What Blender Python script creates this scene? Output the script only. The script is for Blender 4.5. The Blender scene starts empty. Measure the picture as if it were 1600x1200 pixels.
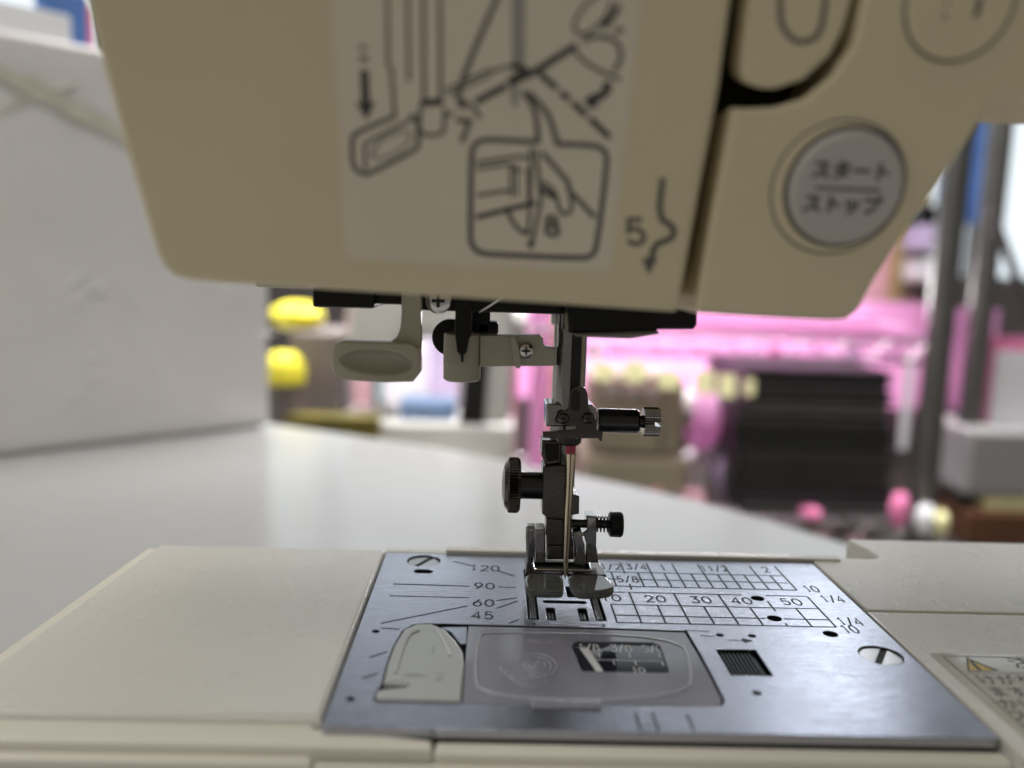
import bpy, bmesh, math, random
from mathutils import Vector, Matrix
from mathutils.geometry import tessellate_polygon
random.seed(7)
sc = bpy.context.scene
S = 0.001                                   # everything below is written in millimetres

# ------------------------------------------------------------------ camera
FPX, PITCH, ROLL, YAW = 1329.8, .1377, .0324, .0257
CAM = Vector((-17.176, -174.188, 71.055))
FW = Vector((math.sin(YAW)*math.cos(PITCH), math.cos(YAW)*math.cos(PITCH), -math.sin(PITCH)))
RT = Vector((math.cos(YAW), -math.sin(YAW), 0)); UP = RT.cross(FW)
_c, _s = math.cos(ROLL), math.sin(ROLL)
cam = bpy.data.cameras.new('camera'); camo = bpy.data.objects.new('camera', cam)
sc.collection.objects.link(camo); sc.camera = camo
xa = (RT*_c + UP*_s); ya = (UP*_c - RT*_s)
camo.matrix_world = Matrix(((xa.x, ya.x, -FW.x, CAM.x*S), (xa.y, ya.y, -FW.y, CAM.y*S),
                            (xa.z, ya.z, -FW.z, CAM.z*S), (0, 0, 0, 1)))
cam.sensor_width = 36; cam.lens = FPX/1600*36
cam.clip_start = .005; cam.clip_end = 50
cam.dof.use_dof = True; cam.dof.focus_distance = .182; cam.dof.aperture_fstop = 7.4
cam.dof.aperture_blades = 0

# ------------------------------------------------------------------ light
w = bpy.data.worlds.new('World'); sc.world = w; w.use_nodes = True
bg = w.node_tree.nodes['Background']; bg.inputs[0].default_value = (1, .95, .87, 1); bg.inputs[1].default_value = .176
def area(name, loc, target, sx, sy, power, col):
    l = bpy.data.lights.new(name, 'AREA'); l.shape = 'RECTANGLE'; l.size = sx*S; l.size_y = sy*S
    l.energy = power; l.color = col
    o = bpy.data.objects.new(name, l); sc.collection.objects.link(o)
    o.location = Vector(loc)*S
    o.rotation_euler = (Vector(target)-Vector(loc)).to_track_quat('-Z', 'Y').to_euler()
    return o
area('added_light', (300, 930, 1150), (300, 1130, -100), 900, 220, 9, (1, .97, .98)).data.spread = math.radians(65)  # added light above the rack, brightens the pink cloth
area('added_light', (-350, 880, 1150), (-300, 1000, -100), 900, 220, 7, (1, .97, .98)).data.spread = math.radians(65)  # added light that lifts the packs on the left
area('added_backlight', (330, 1560, 40), (320, 1200, -110), 900, 90, 5, (1, .96, .97)).data.spread = math.radians(100)  # added light hidden behind the cloth so it shines through
area('added_light', (900, 1900, 1050), (150, 0, 0), 260, 420, 1.6, (.86, .92, 1))  # added light for highlights on the right of the plate
area('added_light', (150, -60, 1650), (-60, 60, -70), 1700, 500, 12, (1, .985, .96))  # added overhead light for table, bed and foam, sparing the head front
area('added_light', (-1000, -150, 950), (-80, 0, 0), 900, 500, 6.5, (1, .99, .97))  # added light from the left to lift the bed
sc.view_settings.view_transform = 'Standard'; sc.view_settings.look = 'None'
sc.view_settings.exposure = 0; sc.view_settings.gamma = 1

# ------------------------------------------------------------------ pixel -> place
def ray(x, y):
    u, v = (x-800)/FPX, (y-600)/FPX
    return FW + RT*(_c*u+_s*v) - UP*(-_s*u+_c*v)
def onz(x, y, z=0):
    d = ray(x, y); return CAM + d*((z-CAM.z)/d.z)
def ony(x, y, Y=0):
    d = ray(x, y); return CAM + d*((Y-CAM.y)/d.y)
TILT = math.radians(17); F0 = Vector((0, -45, 67)); FN = Vector((0, -math.cos(TILT), -math.sin(TILT)))
def onf(x, y, lift=0):                       # on the slanted front of the head
    d = ray(x, y); return CAM + d*((F0-CAM).dot(FN)/d.dot(FN)) + FN*lift
def z5(x, y): return (500+x/2.608, y/2.608)
def z6(x, y): return (1040+x/2.307, y/2.307)
def zb(x, y): return (560+x/2.7586, 950+y/2.7586)

# ------------------------------------------------------------------ materials
def mat(name, col, rough=.5, metal=0, grain=None, streak=None, var=0, vscale=40, coat=0, trans=0, spec=.5,
        emit=None, aniso=0, smudge=0, translucent=0):
    m = bpy.data.materials.new(name); m.use_nodes = True; nt = m.node_tree; N = nt.nodes; L = nt.links
    b = N['Principled BSDF']; b.inputs['Base Color'].default_value = (*col, 1)
    b.inputs['Roughness'].default_value = rough; b.inputs['Metallic'].default_value = metal
    b.inputs['Coat Weight'].default_value = coat; b.inputs['Transmission Weight'].default_value = trans
    b.inputs['Specular IOR Level'].default_value = spec; b.inputs['Anisotropic'].default_value = aniso
    if emit:
        b.inputs['Emission Color'].default_value = (*emit[0], 1); b.inputs['Emission Strength'].default_value = emit[1]
    tc = N.new('ShaderNodeTexCoord')
    def noise(scale, detail=3, vec=None):
        n = N.new('ShaderNodeTexNoise'); n.inputs['Scale'].default_value = scale; n.inputs['Detail'].default_value = detail
        L.new(vec or tc.outputs['Object'], n.inputs['Vector']); return n
    if var:
        n = noise(vscale, 4); r = N.new('ShaderNodeMapRange')
        r.inputs['From Min'].default_value = .3; r.inputs['From Max'].default_value = .7
        r.inputs['To Min'].default_value = 1-var; r.inputs['To Max'].default_value = 1+var
        L.new(n.outputs['Fac'], r.inputs['Value'])
        mx = N.new('ShaderNodeVectorMath'); mx.operation = 'SCALE'; mx.inputs[0].default_value = col
        L.new(r.outputs[0], mx.inputs['Scale']); L.new(mx.outputs[0], b.inputs['Base Color'])
    if smudge:
        n = noise(55, 5); r = N.new('ShaderNodeMapRange')
        r.inputs['From Min'].default_value = .35; r.inputs['From Max'].default_value = .7
        r.inputs['To Min'].default_value = max(.02, rough-smudge); r.inputs['To Max'].default_value = rough+smudge
        L.new(n.outputs['Fac'], r.inputs['Value']); L.new(r.outputs[0], b.inputs['Roughness'])
    h = None
    if grain:
        n = noise(grain[0], 2); bp = N.new('ShaderNodeBump'); bp.inputs['Strength'].default_value = grain[1]
        bp.inputs['Distance'].default_value = grain[2] if len(grain) > 2 else .0001
        L.new(n.outputs['Fac'], bp.inputs['Height']); h = bp
    if streak:
        mp = N.new('ShaderNodeMapping'); mp.inputs['Scale'].default_value = streak[0]
        L.new(tc.outputs['Object'], mp.inputs['Vector'])
        n = noise(1, 3, mp.outputs[0]); bp = N.new('ShaderNodeBump'); bp.inputs['Strength'].default_value = streak[1]
        bp.inputs['Distance'].default_value = .00005
        L.new(n.outputs['Fac'], bp.inputs['Height'])
        if h: L.new(h.outputs[0], bp.inputs['Normal'])
        h = bp
    if h: L.new(h.outputs[0], b.inputs['Normal'])
    if translucent:
        t = N.new('ShaderNodeBsdfTranslucent'); t.inputs[0].default_value = (*col, 1)
        ms = N.new('ShaderNodeMixShader'); ms.inputs[0].default_value = translucent
        L.new(b.outputs[0], ms.inputs[1]); L.new(t.outputs[0], ms.inputs[2])
        L.new(ms.outputs[0], N['Material Output'].inputs[0])
    return m
MT = dict(
 cream=mat('cream_plastic', (.75, .655, .435), .42, var=.03, vscale=25, grain=(2600, .12), smudge=.06),
 bed=mat('bed_plastic', (.72, .70, .635), .28, var=.02, vscale=30, grain=(2400, .8, .00014), smudge=.03),
 bedc=mat('trim_plastic', (.78, .745, .64), .38, var=.03, vscale=25, grain=(2400, .2)),
 cream_shaded=mat('cream_plastic_shaded', (.45, .425, .34), .4, grain=(2600, .1), var=.03),  # cream plastic darkened: shade under the head put into the colour
 latchp=mat('latch_plastic', (.47, .49, .48), .3, grain=(900, .3, .0002), var=.04),
 label=mat('label_film', (.79, .70, .55), .38, var=.02),
 printd=mat('dark_print', (.06, .055, .05), .5),
 printl=mat('grey_print', (.36, .33, .29), .5),
 printm=mat('mid_print', (.13, .12, .10), .5),
 buttonm=mat('button_plastic', (.55, .50, .47), .35, var=.02),
 ringm=mat('button_ring_plastic', (.13, .115, .10), .3),
 recess_shade=mat('painted_recess_shade', (.012, .010, .008), .6),  # near-black colour stands in for the shade inside slots and gaps
 steel=mat('brushed_steel', (.41, .42, .48), .22, 1, streak=((160, 5200, 1), .8), smudge=.03, aniso=.4),
 engr=mat('engraved_ink', (.012, .012, .016), .6),
 chrome=mat('dark_chrome', (.33, .32, .31), .11, 1, var=.08, vscale=300, smudge=.08, grain=(1500, .05)),
 cast=mat('cast_metal', (.10, .09, .084), .22, 1, grain=(1800, .25), var=.15, vscale=300),
 bright=mat('bright_steel', (.72, .71, .69), .2, 1, smudge=.06),
 black=mat('black_plastic', (.004, .004, .004), .4, spec=.3, grain=(2500, .1)),
 blackm=mat('black_oxide', (.06, .06, .06), .2, 1),
 smoke=mat('smoked_plastic', (.58, .59, .53), .1, trans=.88, smudge=.05),
 frost=mat('frosted_plastic', (.25, .25, .30), .22, spec=.6, coat=.3, grain=(3000, .08), smudge=.08),
 frostl=mat('frosted_ridge', (.46, .46, .50), .3),
 glass=mat('dark_window', (.02, .022, .035), .06),
 screwm=mat('screw_steel', (.42, .41, .40), .3, 1, var=.1, vscale=300, streak=((900, 900, 1), .3)),
 needlem=mat('needle_steel', (.78, .70, .52), .22, 1),
 red=mat('needle_mark', (.55, .05, .12), .35),
 sticker=mat('sticker_film', (.60, .58, .50), .14, coat=.5, grain=(90, .25, .0006)),
 yellow=mat('warning_yellow', (.62, .42, .03), .3),
 white=mat('white_print_and_glint', (.75, .75, .75), .4),
 table=mat('table_laminate', (.47, .47, .46), .22, var=.015, vscale=8, smudge=.05, grain=(700, .05)),
)

# ------------------------------------------------------------------ mesh helpers (mm)
def box(x0, x1, y0, y1, z0, z1, bev=0, seg=2):
    bm = bmesh.new(); r = bmesh.ops.create_cube(bm, size=1)
    for v in bm.verts:
        v.co = Vector(((x0+x1)/2+v.co.x*(x1-x0), (y0+y1)/2+v.co.y*(y1-y0), (z0+z1)/2+v.co.z*(z1-z0)))
    if bev: bmesh.ops.bevel(bm, geom=list(bm.edges), offset=bev, segments=seg, profile=.5, affect='EDGES', clamp_overlap=True)
    return dump(bm)
def dump(bm):
    bm.verts.index_update()
    vs = [v.co.copy() for v in bm.verts]; fs = [[v.index for v in f.verts] for f in bm.faces]; bm.free(); return vs, fs
def xf(g, M): return [M @ v for v in g[0]], g[1]
def prism(front, shift, bev=0, seg=2, both=False):
    """closed ring of 3-D points swept by shift; bev rounds the front rim (and the back rim)"""
    bm = bmesh.new(); n = len(front)
    a = [bm.verts.new(p) for p in front]
    b = [bm.verts.new(Vector(p)+(shift(Vector(p)) if callable(shift) else Vector(shift))) for p in front]
    ff = bm.faces.new(a); bk = bm.faces.new(b[::-1])
    for i in range(n): bm.faces.new((a[i], b[i], b[(i+1) % n], a[(i+1) % n]))
    bmesh.ops.recalc_face_normals(bm, faces=bm.faces)
    if bev:
        es = list(ff.edges) + (list(bk.edges) if both else [])
        bmesh.ops.bevel(bm, geom=es, offset=bev, segments=seg, profile=.5, affect='EDGES', clamp_overlap=False)
    bmesh.ops.triangulate(bm, faces=[f for f in bm.faces if len(f.verts) > 4])
    return dump(bm)
def lathe(prof, org, axis, segs=28, ref=None):
    """prof: (radius, distance along axis)"""
    ax = Vector(axis).normalized(); t = Vector(ref) if ref else (Vector((0, 0, 1)) if abs(ax.z) < .9 else Vector((1, 0, 0)))
    u = ax.cross(t).normalized(); v = ax.cross(u); o = Vector(org); vs = []; fs = []
    for r, h in prof:
        for k in range(segs):
            a = 2*math.pi*k/segs; rr = r(k) if callable(r) else r
            vs.append(o+ax*h+u*(rr*math.cos(a))+v*(rr*math.sin(a)))
    for i in range(len(prof)-1):
        for k in range(segs):
            k2 = (k+1) % segs; fs.append([i*segs+k, i*segs+k2, (i+1)*segs+k2, (i+1)*segs+k])
    fs.append(list(range(segs))[::-1]); m = (len(prof)-1)*segs; fs.append([m+k for k in range(segs)])
    return vs, fs
def knurl(R, d, n): return lambda k: R-(d if k % 2 else 0)
def tube(pts, r, segs=8, closed=False):
    pts = [Vector(p) for p in pts]; n = len(pts); vs = []; fs = []; prev = None
    for i, p in enumerate(pts):
        t = (pts[(i+1) % n]-pts[i-1]) if closed else (pts[min(i+1, n-1)]-pts[max(i-1, 0)])
        t.normalize()
        if prev is None: prev = t.orthogonal().normalized()
        u = (prev-t*prev.dot(t)).normalized(); prev = u; v = t.cross(u)
        rr = r[i] if isinstance(r, (list, tuple)) else r
        for k in range(segs):
            a = 2*math.pi*k/segs; vs.append(p+u*(rr*math.cos(a))+v*(rr*math.sin(a)))
    for i in range(n if closed else n-1):
        j = (i+1) % n
        for k in range(segs):
            k2 = (k+1) % segs; fs.append([i*segs+k, i*segs+k2, j*segs+k2, j*segs+k])
    if not closed:
        fs.append(list(range(segs))[::-1]); fs.append([(n-1)*segs+k for k in range(segs)])
    return vs, fs
def flat(outlines, z0, z1, bev=0):
    """outlines in (x, y), later ones are holes; a slab between z0 and z1"""
    cu = bpy.data.curves.new('c', 'CURVE'); cu.dimensions = '2D'; cu.fill_mode = 'BOTH'
    cu.extrude = (z1-z0)/2-bev; cu.bevel_depth = bev; cu.bevel_resolution = 2; cu.offset = -bev
    for o in outlines:
        sp = cu.splines.new('POLY'); sp.points.add(len(o)-1); sp.use_cyclic_u = True
        for p, q in zip(sp.points, o): p.co = (q[0], q[1], 0, 1)
    ob = bpy.data.objects.new('c', cu); me = bpy.data.meshes.new_from_object(ob)
    vs = [v.co+Vector((0, 0, (z0+z1)/2)) for v in me.vertices]; fs = [list(p.vertices) for p in me.polygons]
    bpy.data.objects.remove(ob); bpy.data.meshes.remove(me); bpy.data.curves.remove(cu)
    return vs, fs
def circ(x, y, rx, ry=None, n=28, a0=0, a1=2*math.pi):
    ry = ry or rx; full = abs(a1-a0-2*math.pi) < 1e-6; m = n if full else n-1
    return [(x+rx*math.cos(a0+(a1-a0)*k/m), y+ry*math.sin(a0+(a1-a0)*k/m)) for k in range(n)]
def rrect(x0, x1, y0, y1, r, n=6):
    o = []
    for cx, cy, a in ((x1-r, y1-r, 0), (x0+r, y1-r, 90), (x0+r, y0+r, 180), (x1-r, y0+r, 270)):
        for k in range(n+1):
            t = math.radians(a+90*k/n); o.append((cx+r*math.cos(t), cy+r*math.sin(t)))
    return o
def smooth(pts, it=2, closed=True):
    for _ in range(it):
        q = []
        n = len(pts)
        for i in range(n if closed else n-1):
            a, b = Vector(pts[i]), Vector(pts[(i+1) % n]); q += [a*.75+b*.25, a*.25+b*.75]
        if not closed: q = [Vector(pts[0])]+q+[Vector(pts[-1])]
        pts = q
    return pts
def ribbon(pts, wd, mp, closed=False):
    """flat stroke of width wd; mp turns (x, y) into a 3-D point"""
    P = [Vector(p[:2]) for p in pts]; n = len(P); vs = []; fs = []
    for i in range(n):
        a = P[i-1] if (i or closed) else P[i]; b = P[(i+1) % n] if (i < n-1 or closed) else P[i]
        d1 = (P[i]-a); d2 = (b-P[i])
        if d1.length < 1e-9: d1 = d2
        if d2.length < 1e-9: d2 = d1
        d1 = d1.normalized(); d2 = d2.normalized(); t = d1+d2
        t = t.normalized() if t.length > 1e-6 else d1
        nn = Vector((-t.y, t.x)); k = max(.5, abs(nn.dot(Vector((-d1.y, d1.x)))))
        o = nn*(wd/2/k); vs += [mp(*(P[i]+o)), mp(*(P[i]-o))]
    for i in range(n if closed else n-1):
        j = (i+1) % n; fs.append([2*i, 2*i+1, 2*j+1, 2*j])
    return vs, fs
def poly(pts, mp): return [mp(*p[:2]) for p in pts], [list(range(len(pts)))]
def text(s, size, mp, align='CENTER', bold=0):
    cu = bpy.data.curves.new('t', 'FONT'); cu.body = s; cu.size = size; cu.align_x = align; cu.align_y = 'CENTER'; cu.offset = bold
    cu.resolution_u = 4
    ob = bpy.data.objects.new('t', cu); sc.collection.objects.link(ob)
    dg = bpy.context.evaluated_depsgraph_get(); me = bpy.data.meshes.new_from_object(ob.evaluated_get(dg))
    vs = [mp(v.co.x, v.co.y) for v in me.vertices]; fs = [list(p.vertices) for p in me.polygons]
    bpy.data.objects.remove(ob); bpy.data.meshes.remove(me); bpy.data.curves.remove(cu)
    return vs, fs
def build(name, gs, m, parent=None, ang=35, org=None, label=None, cat=None, group=None, kind=None):
    if isinstance(gs, tuple): gs = [gs]
    o0 = Vector(org) if org is not None else (Vector(parent['_o']) if parent is not None else Vector((0, 0, 0)))
    vs = []; fs = []
    for g in gs:
        k = len(vs); vs += [(Vector(v)-o0)*S for v in g[0]]; fs += [[i+k for i in f] for f in g[1]]
    me = bpy.data.meshes.new(name); me.from_pydata(vs, [], fs); me.update()
    bm = bmesh.new(); bm.from_mesh(me); bmesh.ops.recalc_face_normals(bm, faces=bm.faces); bm.to_mesh(me); bm.free()
    me.polygons.foreach_set('use_smooth', [True]*len(me.polygons)); me.set_sharp_from_angle(angle=math.radians(ang))
    me.materials.append(MT[m] if isinstance(m, str) else m)
    o = bpy.data.objects.new(name, me); sc.collection.objects.link(o)
    if ang < 45:
        wn = o.modifiers.new('weighted_normal', 'WEIGHTED_NORMAL'); wn.keep_sharp = True; wn.weight = 90
    o['_o'] = o0[:]
    if parent is not None: o.parent = parent
    else: o.location = o0*S
    tag(o, label, cat, group, kind); return o
def tag(o, label=None, cat=None, group=None, kind=None):
    for k, v in (('label', label), ('category', cat), ('group', group), ('kind', kind)):
        if v: o[k] = v
def thing(name, org, label, cat, group=None):
    o = bpy.data.objects.new(name, None); sc.collection.objects.link(o); o.location = Vector(org)*S
    o.empty_display_size = .02; o['_o'] = Vector(org)[:]; tag(o, label, cat, group); return o
def vbox(p0, p1, Yf, Yb, bev=.3):
    """box whose front (at depth Yf) fills the pixel rectangle"""
    a = ony(p0[0], p0[1], Yf); b = ony(p1[0], p1[1], Yf); c = ony(p0[0], p1[1], Yf); d = ony(p1[0], p0[1], Yf)
    return box((a.x+c.x)/2, (b.x+d.x)/2, Yf, Yb, (b.z+c.z)/2, (a.z+d.z)/2, bev)
def vpoly(pts, Yf, Yb, bev=.3, seg=2):
    return prism([ony(x, y, Yf) for x, y in pts], (0, Yb-Yf, 0), bev, seg)

# single-stroke numerals, unit box
def arc(cx, cy, rx, ry, a, b, n=9): return [(cx+rx*math.cos(math.radians(a+(b-a)*k/n)), cy+ry*math.sin(math.radians(a+(b-a)*k/n))) for k in range(n+1)]
GL = {'0': [arc(.5, .5, .5, .5, 90, 450, 18)], '1': [[(.25, .8), (.55, 1), (.55, 0)]],
 '2': [arc(.5, .72, .45, .28, 165, -30)+[(.05, 0), (1, 0)]],
 '3': [[(.08, 1), (.92, 1), (.5, .6)]+arc(.48, .3, .47, .3, 80, -160)],
 '4': [[(.75, 0), (.75, 1), (0, .28), (1, .28)]],
 '5': [[(.9, 1), (.2, 1), (.12, .52)]+arc(.48, .32, .46, .32, 130, -150)],
 '6': [[(.75, 1), (.1, .42)]+arc(.5, .32, .46, .32, 160, 520, 16)],
 '8': [arc(.5, .76, .38, .24, 90, 450, 14), arc(.5, .27, .48, .27, 90, 450, 14)],
 '9': [[(.25, 0), (.9, .58)]+arc(.5, .68, .46, .32, -20, 340, 16)], '7': [[(.05, 1), (.95, 1), (.35, 0)]],
 '/': [[(.1, -.1), (.9, 1.1)]]}
def strokes(s, cx, cy, wd, ht, lw, mp, gap=.45, down=0):
    n = len(s); tot = wd*(n+gap*(n-1)); x = cx-tot/2; out = []
    for i, ch in enumerate(s):
        for st in GL[ch]:
            cl = Vector(st[0]) == Vector(st[-1]) or (Vector(st[0])-Vector(st[-1])).length < 1e-4
            q = [(x+p[0]*wd, cy+(p[1]-.5)*ht) for p in (st[:-1] if cl else st)]
            out.append(ribbon(q, lw, mp, cl))
        x += wd*(1+gap)
    return out
_lift = [0]
def PM(x, y):                                 # on the needle plate
    return Vector((x, y, .02+_lift[0]))
def pl(a, b, lw=.4):
    _lift[0] = (_lift[0]+.0015) % .02
    return ribbon([a, b], lw, lambda x, y, k=_lift[0]: Vector((x, y, .02+k)))

# ================================================================== the table
ZT = -72.0
far = [(-900, 760), (-420, 665)] + [tuple(onz(x, y, ZT)[:2]) for x, y in ((430, 662), (660, 695), (900, 740), (1110, 785), (1310, 845))] + [(330, 60), (420, -120), (430, -420), (-900, -420)]
tb = thing('table', (-200, 100, ZT-740), 'white laminate worktop under the sewing machine and foam box', 'table')
build('table_top', prism([Vector((x, y, ZT)) for x, y in smooth(far, 2)], (0, 0, -24), 2, 3), 'table', tb)
for x, y in ((-840, -360), (380, -380), (-840, 660), (90, 240)):
    build('leg', box(x-20, x+20, y-20, y+20, ZT-740, ZT-24.5, 2), 'table', tb)

# ================================================================== the sewing machine
sm = thing('sewing_machine', (0, 0, ZT), 'cream sewing machine with steel needle plate, presser foot and threading diagram on its head', 'sewing machine')
XL, XR, YB, YF = -41.6, 64.4, 28.9, -51.2
# ---- bed
build('bed_base', [box(-41.9, 215, -54, 28, ZT+.2, -4.2, 1), box(86, 215, 20, 46, ZT+.2, -4.2, 1)], 'bedc', sm)
build('hole_shade_sheet', box(-41.5, 64.3, -50.5, 28.6, -4.1, -1.75), 'recess_shade', sm)  # dark sheet painting the shade seen through the plate holes
deck = smooth([(64.9, -1.3), (64.9, 32.6)], 0, False)
notch = [(64.9, -1.2), (215, -1.2), (215, 48.2), (81.5, 48.2), (82.2, 44), (83.2, 39), (83.8, 35), (83, 33), (80.5, 32.4), (64.9, 32.4)]
dk = build('rear_deck', prism([Vector((x, y, .25)) for x, y in notch], (0, 0, -12), .7, 3), 'bed', sm)
build('front_deck', prism([Vector((x, y, .2)) for x, y in ((64.9, -1.75), (64.9, -56.4), (215, -56.4), (215, -1.75))], (0, 0, -12), .6, 3), 'bed', sm)
build('rear_strip', [box(-41.9, 64.7, 29.2, 32.4, -12, .1, .4), box(-27, 72, 29.3, 32.3, 0, .9, .35)], 'bed', sm)
build('front_ledge', [box(-24, 64.8, -54.6, -51.45, -12, -1.9, .7, 3)], 'bedc', sm)
build('front_wall', [box(-41.9, 215, -56, -54.8, ZT+.2, -3.6, .5, 3)], 'bedc', sm)
ext = build('extension_table', [prism([Vector((x, y, 0)) for x, y in ((-98.2, 31.5), (-42.1, 31.5), (-42.1, -48.6), (-102.5, -48.6))], (0, 0, -6), 1.4, 4)], 'bed', sm)
build('extension_rim', [prism([Vector((x, y, -1.4)) for x, y in ((-101.6, 32.6), (-43, 32.6), (-43, -49), (-24.4, -51.6), (-24.4, -54), (-106.5, -54))], (0, 0, -8), 1.0, 4)], 'bedc', ext)
build('extension_skirt', [prism([Vector((x, y, -3.4)) for x, y in ((-101, 32), (-42.4, 32), (-42.4, -55.6), (-106, -55.6))], (0, 0, ZT+4), .8, 3)], 'bedc', ext)

# ---- needle plate
bob = [onz(*zb(x, y))[:2] for x, y in ((62, 398), (78, 355), (100, 330), (120, 245), (150, 165), (192, 95), (240, 70), (300, 66), (640, 74), (1000, 84), (1415, 99), (1470, 190), (1530, 300), (1578, 395), (1575, 420), (1540, 428), (1000, 418), (400, 412), (90, 408))]
latch_hole = [(27.2, -21.4), (34.9, -21.3), (34.9, -31.8), (27.2, -31.8)]
holes = [circ(-32, 23.6, 4.0), circ(58.6, -22.5, 4.1), circ(43.3, 4.6, 1.45, n=18), circ(43.5, -6.2, 1.5, n=18), circ(52.5, -13.3, 1.45, n=18),
 circ(29.7, -15, .75, n=12), circ(36.1, -15, .75, n=12), circ(30, -38, .8, n=12), circ(-38, -16.6, .75, n=12), circ(-38.5, -42.6, .8, n=12),
 rrect(-33.7, -29.3, 15.3, 17.7, 1.1), rrect(-8.1, -5.8, -9.5, 19.6, .15, 2), rrect(5.7, 8.0, -9.5, 19.6, .15, 2),
 rrect(-4.2, -2.3, -9.6, -3.2, .3, 2), rrect(2.5, 4.4, -9.8, -3.2, .3, 2), rrect(-4.2, -1.0, 2.8, 9, .3, 2), rrect(1.0, 4.4, 2.8, 9, .3, 2),
 rrect(-4.6, 4.8, -.75, .75, .7, 4), bob, latch_hole]
plate = build('needle_plate', flat([rrect(XL, XR, YF, YB, .6, 3)]+holes, -1.6, 0, .12), 'steel', sm, 25)
ln = []
# right grid, millimetres
ln += [pl((8.6, 6.35), (40.2, 6.35)), pl((45.6, 6.35), (55, 6.35)), pl((10, -.6), (55, -.6)), pl((10, -6.35), (41.6, -6.35)), pl((45.4, -6.35), (55, -6.35)), pl((10, -10), (55, -10)), pl((55, 6.35), (55, -10)), pl((10, -.6), (10, -10))]
for k in range(15, 55, 5):
    if k == 45: ln += [pl((45, 3), (45, -2.4)), pl((45, -8.6), (45, -10))]
    else: ln.append(pl((k, 6.35 if k % 10 == 5 else -.6), (k, -10)))
i = 25.4; yt, ym = 19.0, 14.4
ln += [pl((.45*i, yt), (2.125*i, yt)), pl((.45*i, ym), (.56*i, ym)), pl((.70*i, ym), (2.1*i, ym)), pl((.45*i, 10), (2.125*i, 10))]
for k in range(4, 18):
    x = k*i/8
    if k == 5: ln += [pl((x, 25.5), (x, 18.2)), pl((x, 11.6), (x, 8.2))]
    elif k == 17: ln.append(pl((x, 25.5), (x, 10)))
    else: ln.append(pl((x, 25.5 if k % 2 else yt), (x, 10)))
for g in ln: build('seam_grid_line', g, 'engr', plate)
ln = [pl((-24.9, 23.7), (-20.2, 20.9)), pl((-14.4, 18.2), (-10.4, 14.8)), pl((-37.5, 8.2), (-20.6, 7.9)), pl((-14, 7.8), (-10.2, 7.8)), pl((-37.5, 1.3), (-20.5, 1.2)),
 pl((-14.5, 0), (-10, 1.8)), pl((-14.5, -4.2), (-10.1, 0)), pl((-37.5, -12.9), (-20.6, -3.2)), pl((-37.1, -15.1), (-33.5, -15.4)), pl((-12.1, -11.6), (-10, -9.6)),
 pl((-37.6, -27.7), (-34.7, -25.3)), pl((-37.7, -35.7), (-35.3, -33.7)), pl((23, -13.1), (28, -13.3), .2), pl((-7, -11), (-7, -12.2), .45), pl((7, -11), (7, -12.2), .45),
 pl((30.8, -17.2), (34, -17.3), .25), pl((25.7, -15.4), (28.6, -15.6), .25),
 pl((7.8, -45.4), (7.8, -50.6), .4), pl((10.6, -45.4), (10.6, -50.6), .4), pl((16.2, -45.4), (16.2, -50.6), .4)]
ln += [poly([(33.6, -16.2), (33.6, -18.4), (35.6, -17.3)], PM)]
for g in ln: build('guide_line', g, 'engr', plate)
for s, x, y in (('120', -17.3, 19.5), ('90', -17.2, 8.2), ('60', -17.3, -1.4), ('45', -17.4, -7.9), ('10', 10.4, 3), ('20', 20.2, 3), ('30', 30.2, 3), ('40', 39.2, 3), ('50', 50.2, 3)):
    build('numeral', strokes(s, x, y, 1.75, 3.5, .42, PM), 'engr', plate)
for s, x, y in (('10', 57.6, 11), ('1/4', 60.2, 5.2), ('1/4', 59.0, -7.0), ('10', 57.4, -10.8), ('1/2', 13.0, 22.5), ('3/4', 19.3, 22.8), ('1', 25.8, 22.8), ('11/2', 38.3, 23.0), ('2', 51, 23), ('5/8', 15.9, 14.4)):
    build('numeral', strokes(s, x, y, 1.35, 3.6, .4, PM, .3), 'engr', plate)
def screw(name, parent, x, y, z, R, ang, m='screwm', sw=1.1):
    o = circ(0, 0, R, n=32); a = math.radians(ang); ca, sa = math.cos(a), math.sin(a)
    halves = []
    for sg in (1, -1):
        t0 = math.asin(sw/2/R); arcp = [(R*math.cos(t), R*math.sin(t)) for t in [t0+(math.pi-2*t0)*k/14 for k in range(15)]]
        pts = [(p[0], p[1]*sg) for p in arcp]
        halves.append(prism([Vector((x+p[0]*ca-p[1]*sa, y+p[0]*sa+p[1]*ca, z)) for p in pts], (0, 0, -.9), .15, 2))
    q = build(name, halves, m, parent)
    build('slot_shade_fill', xf(box(-R*.97, R*.97, -sw/2+.02, sw/2-.02, -.9, -.12), Matrix.Translation((x, y, z)) @ Matrix.Rotation(a, 4, 'Z')), 'recess_shade', q); return q  # dark insert paints the shade in the slot
screw('plate_screw', sm, -32, 23.6, -.35, 3.75, 62); screw('plate_screw', sm, 58.6, -22.5, -.3, 3.9, 58)
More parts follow.
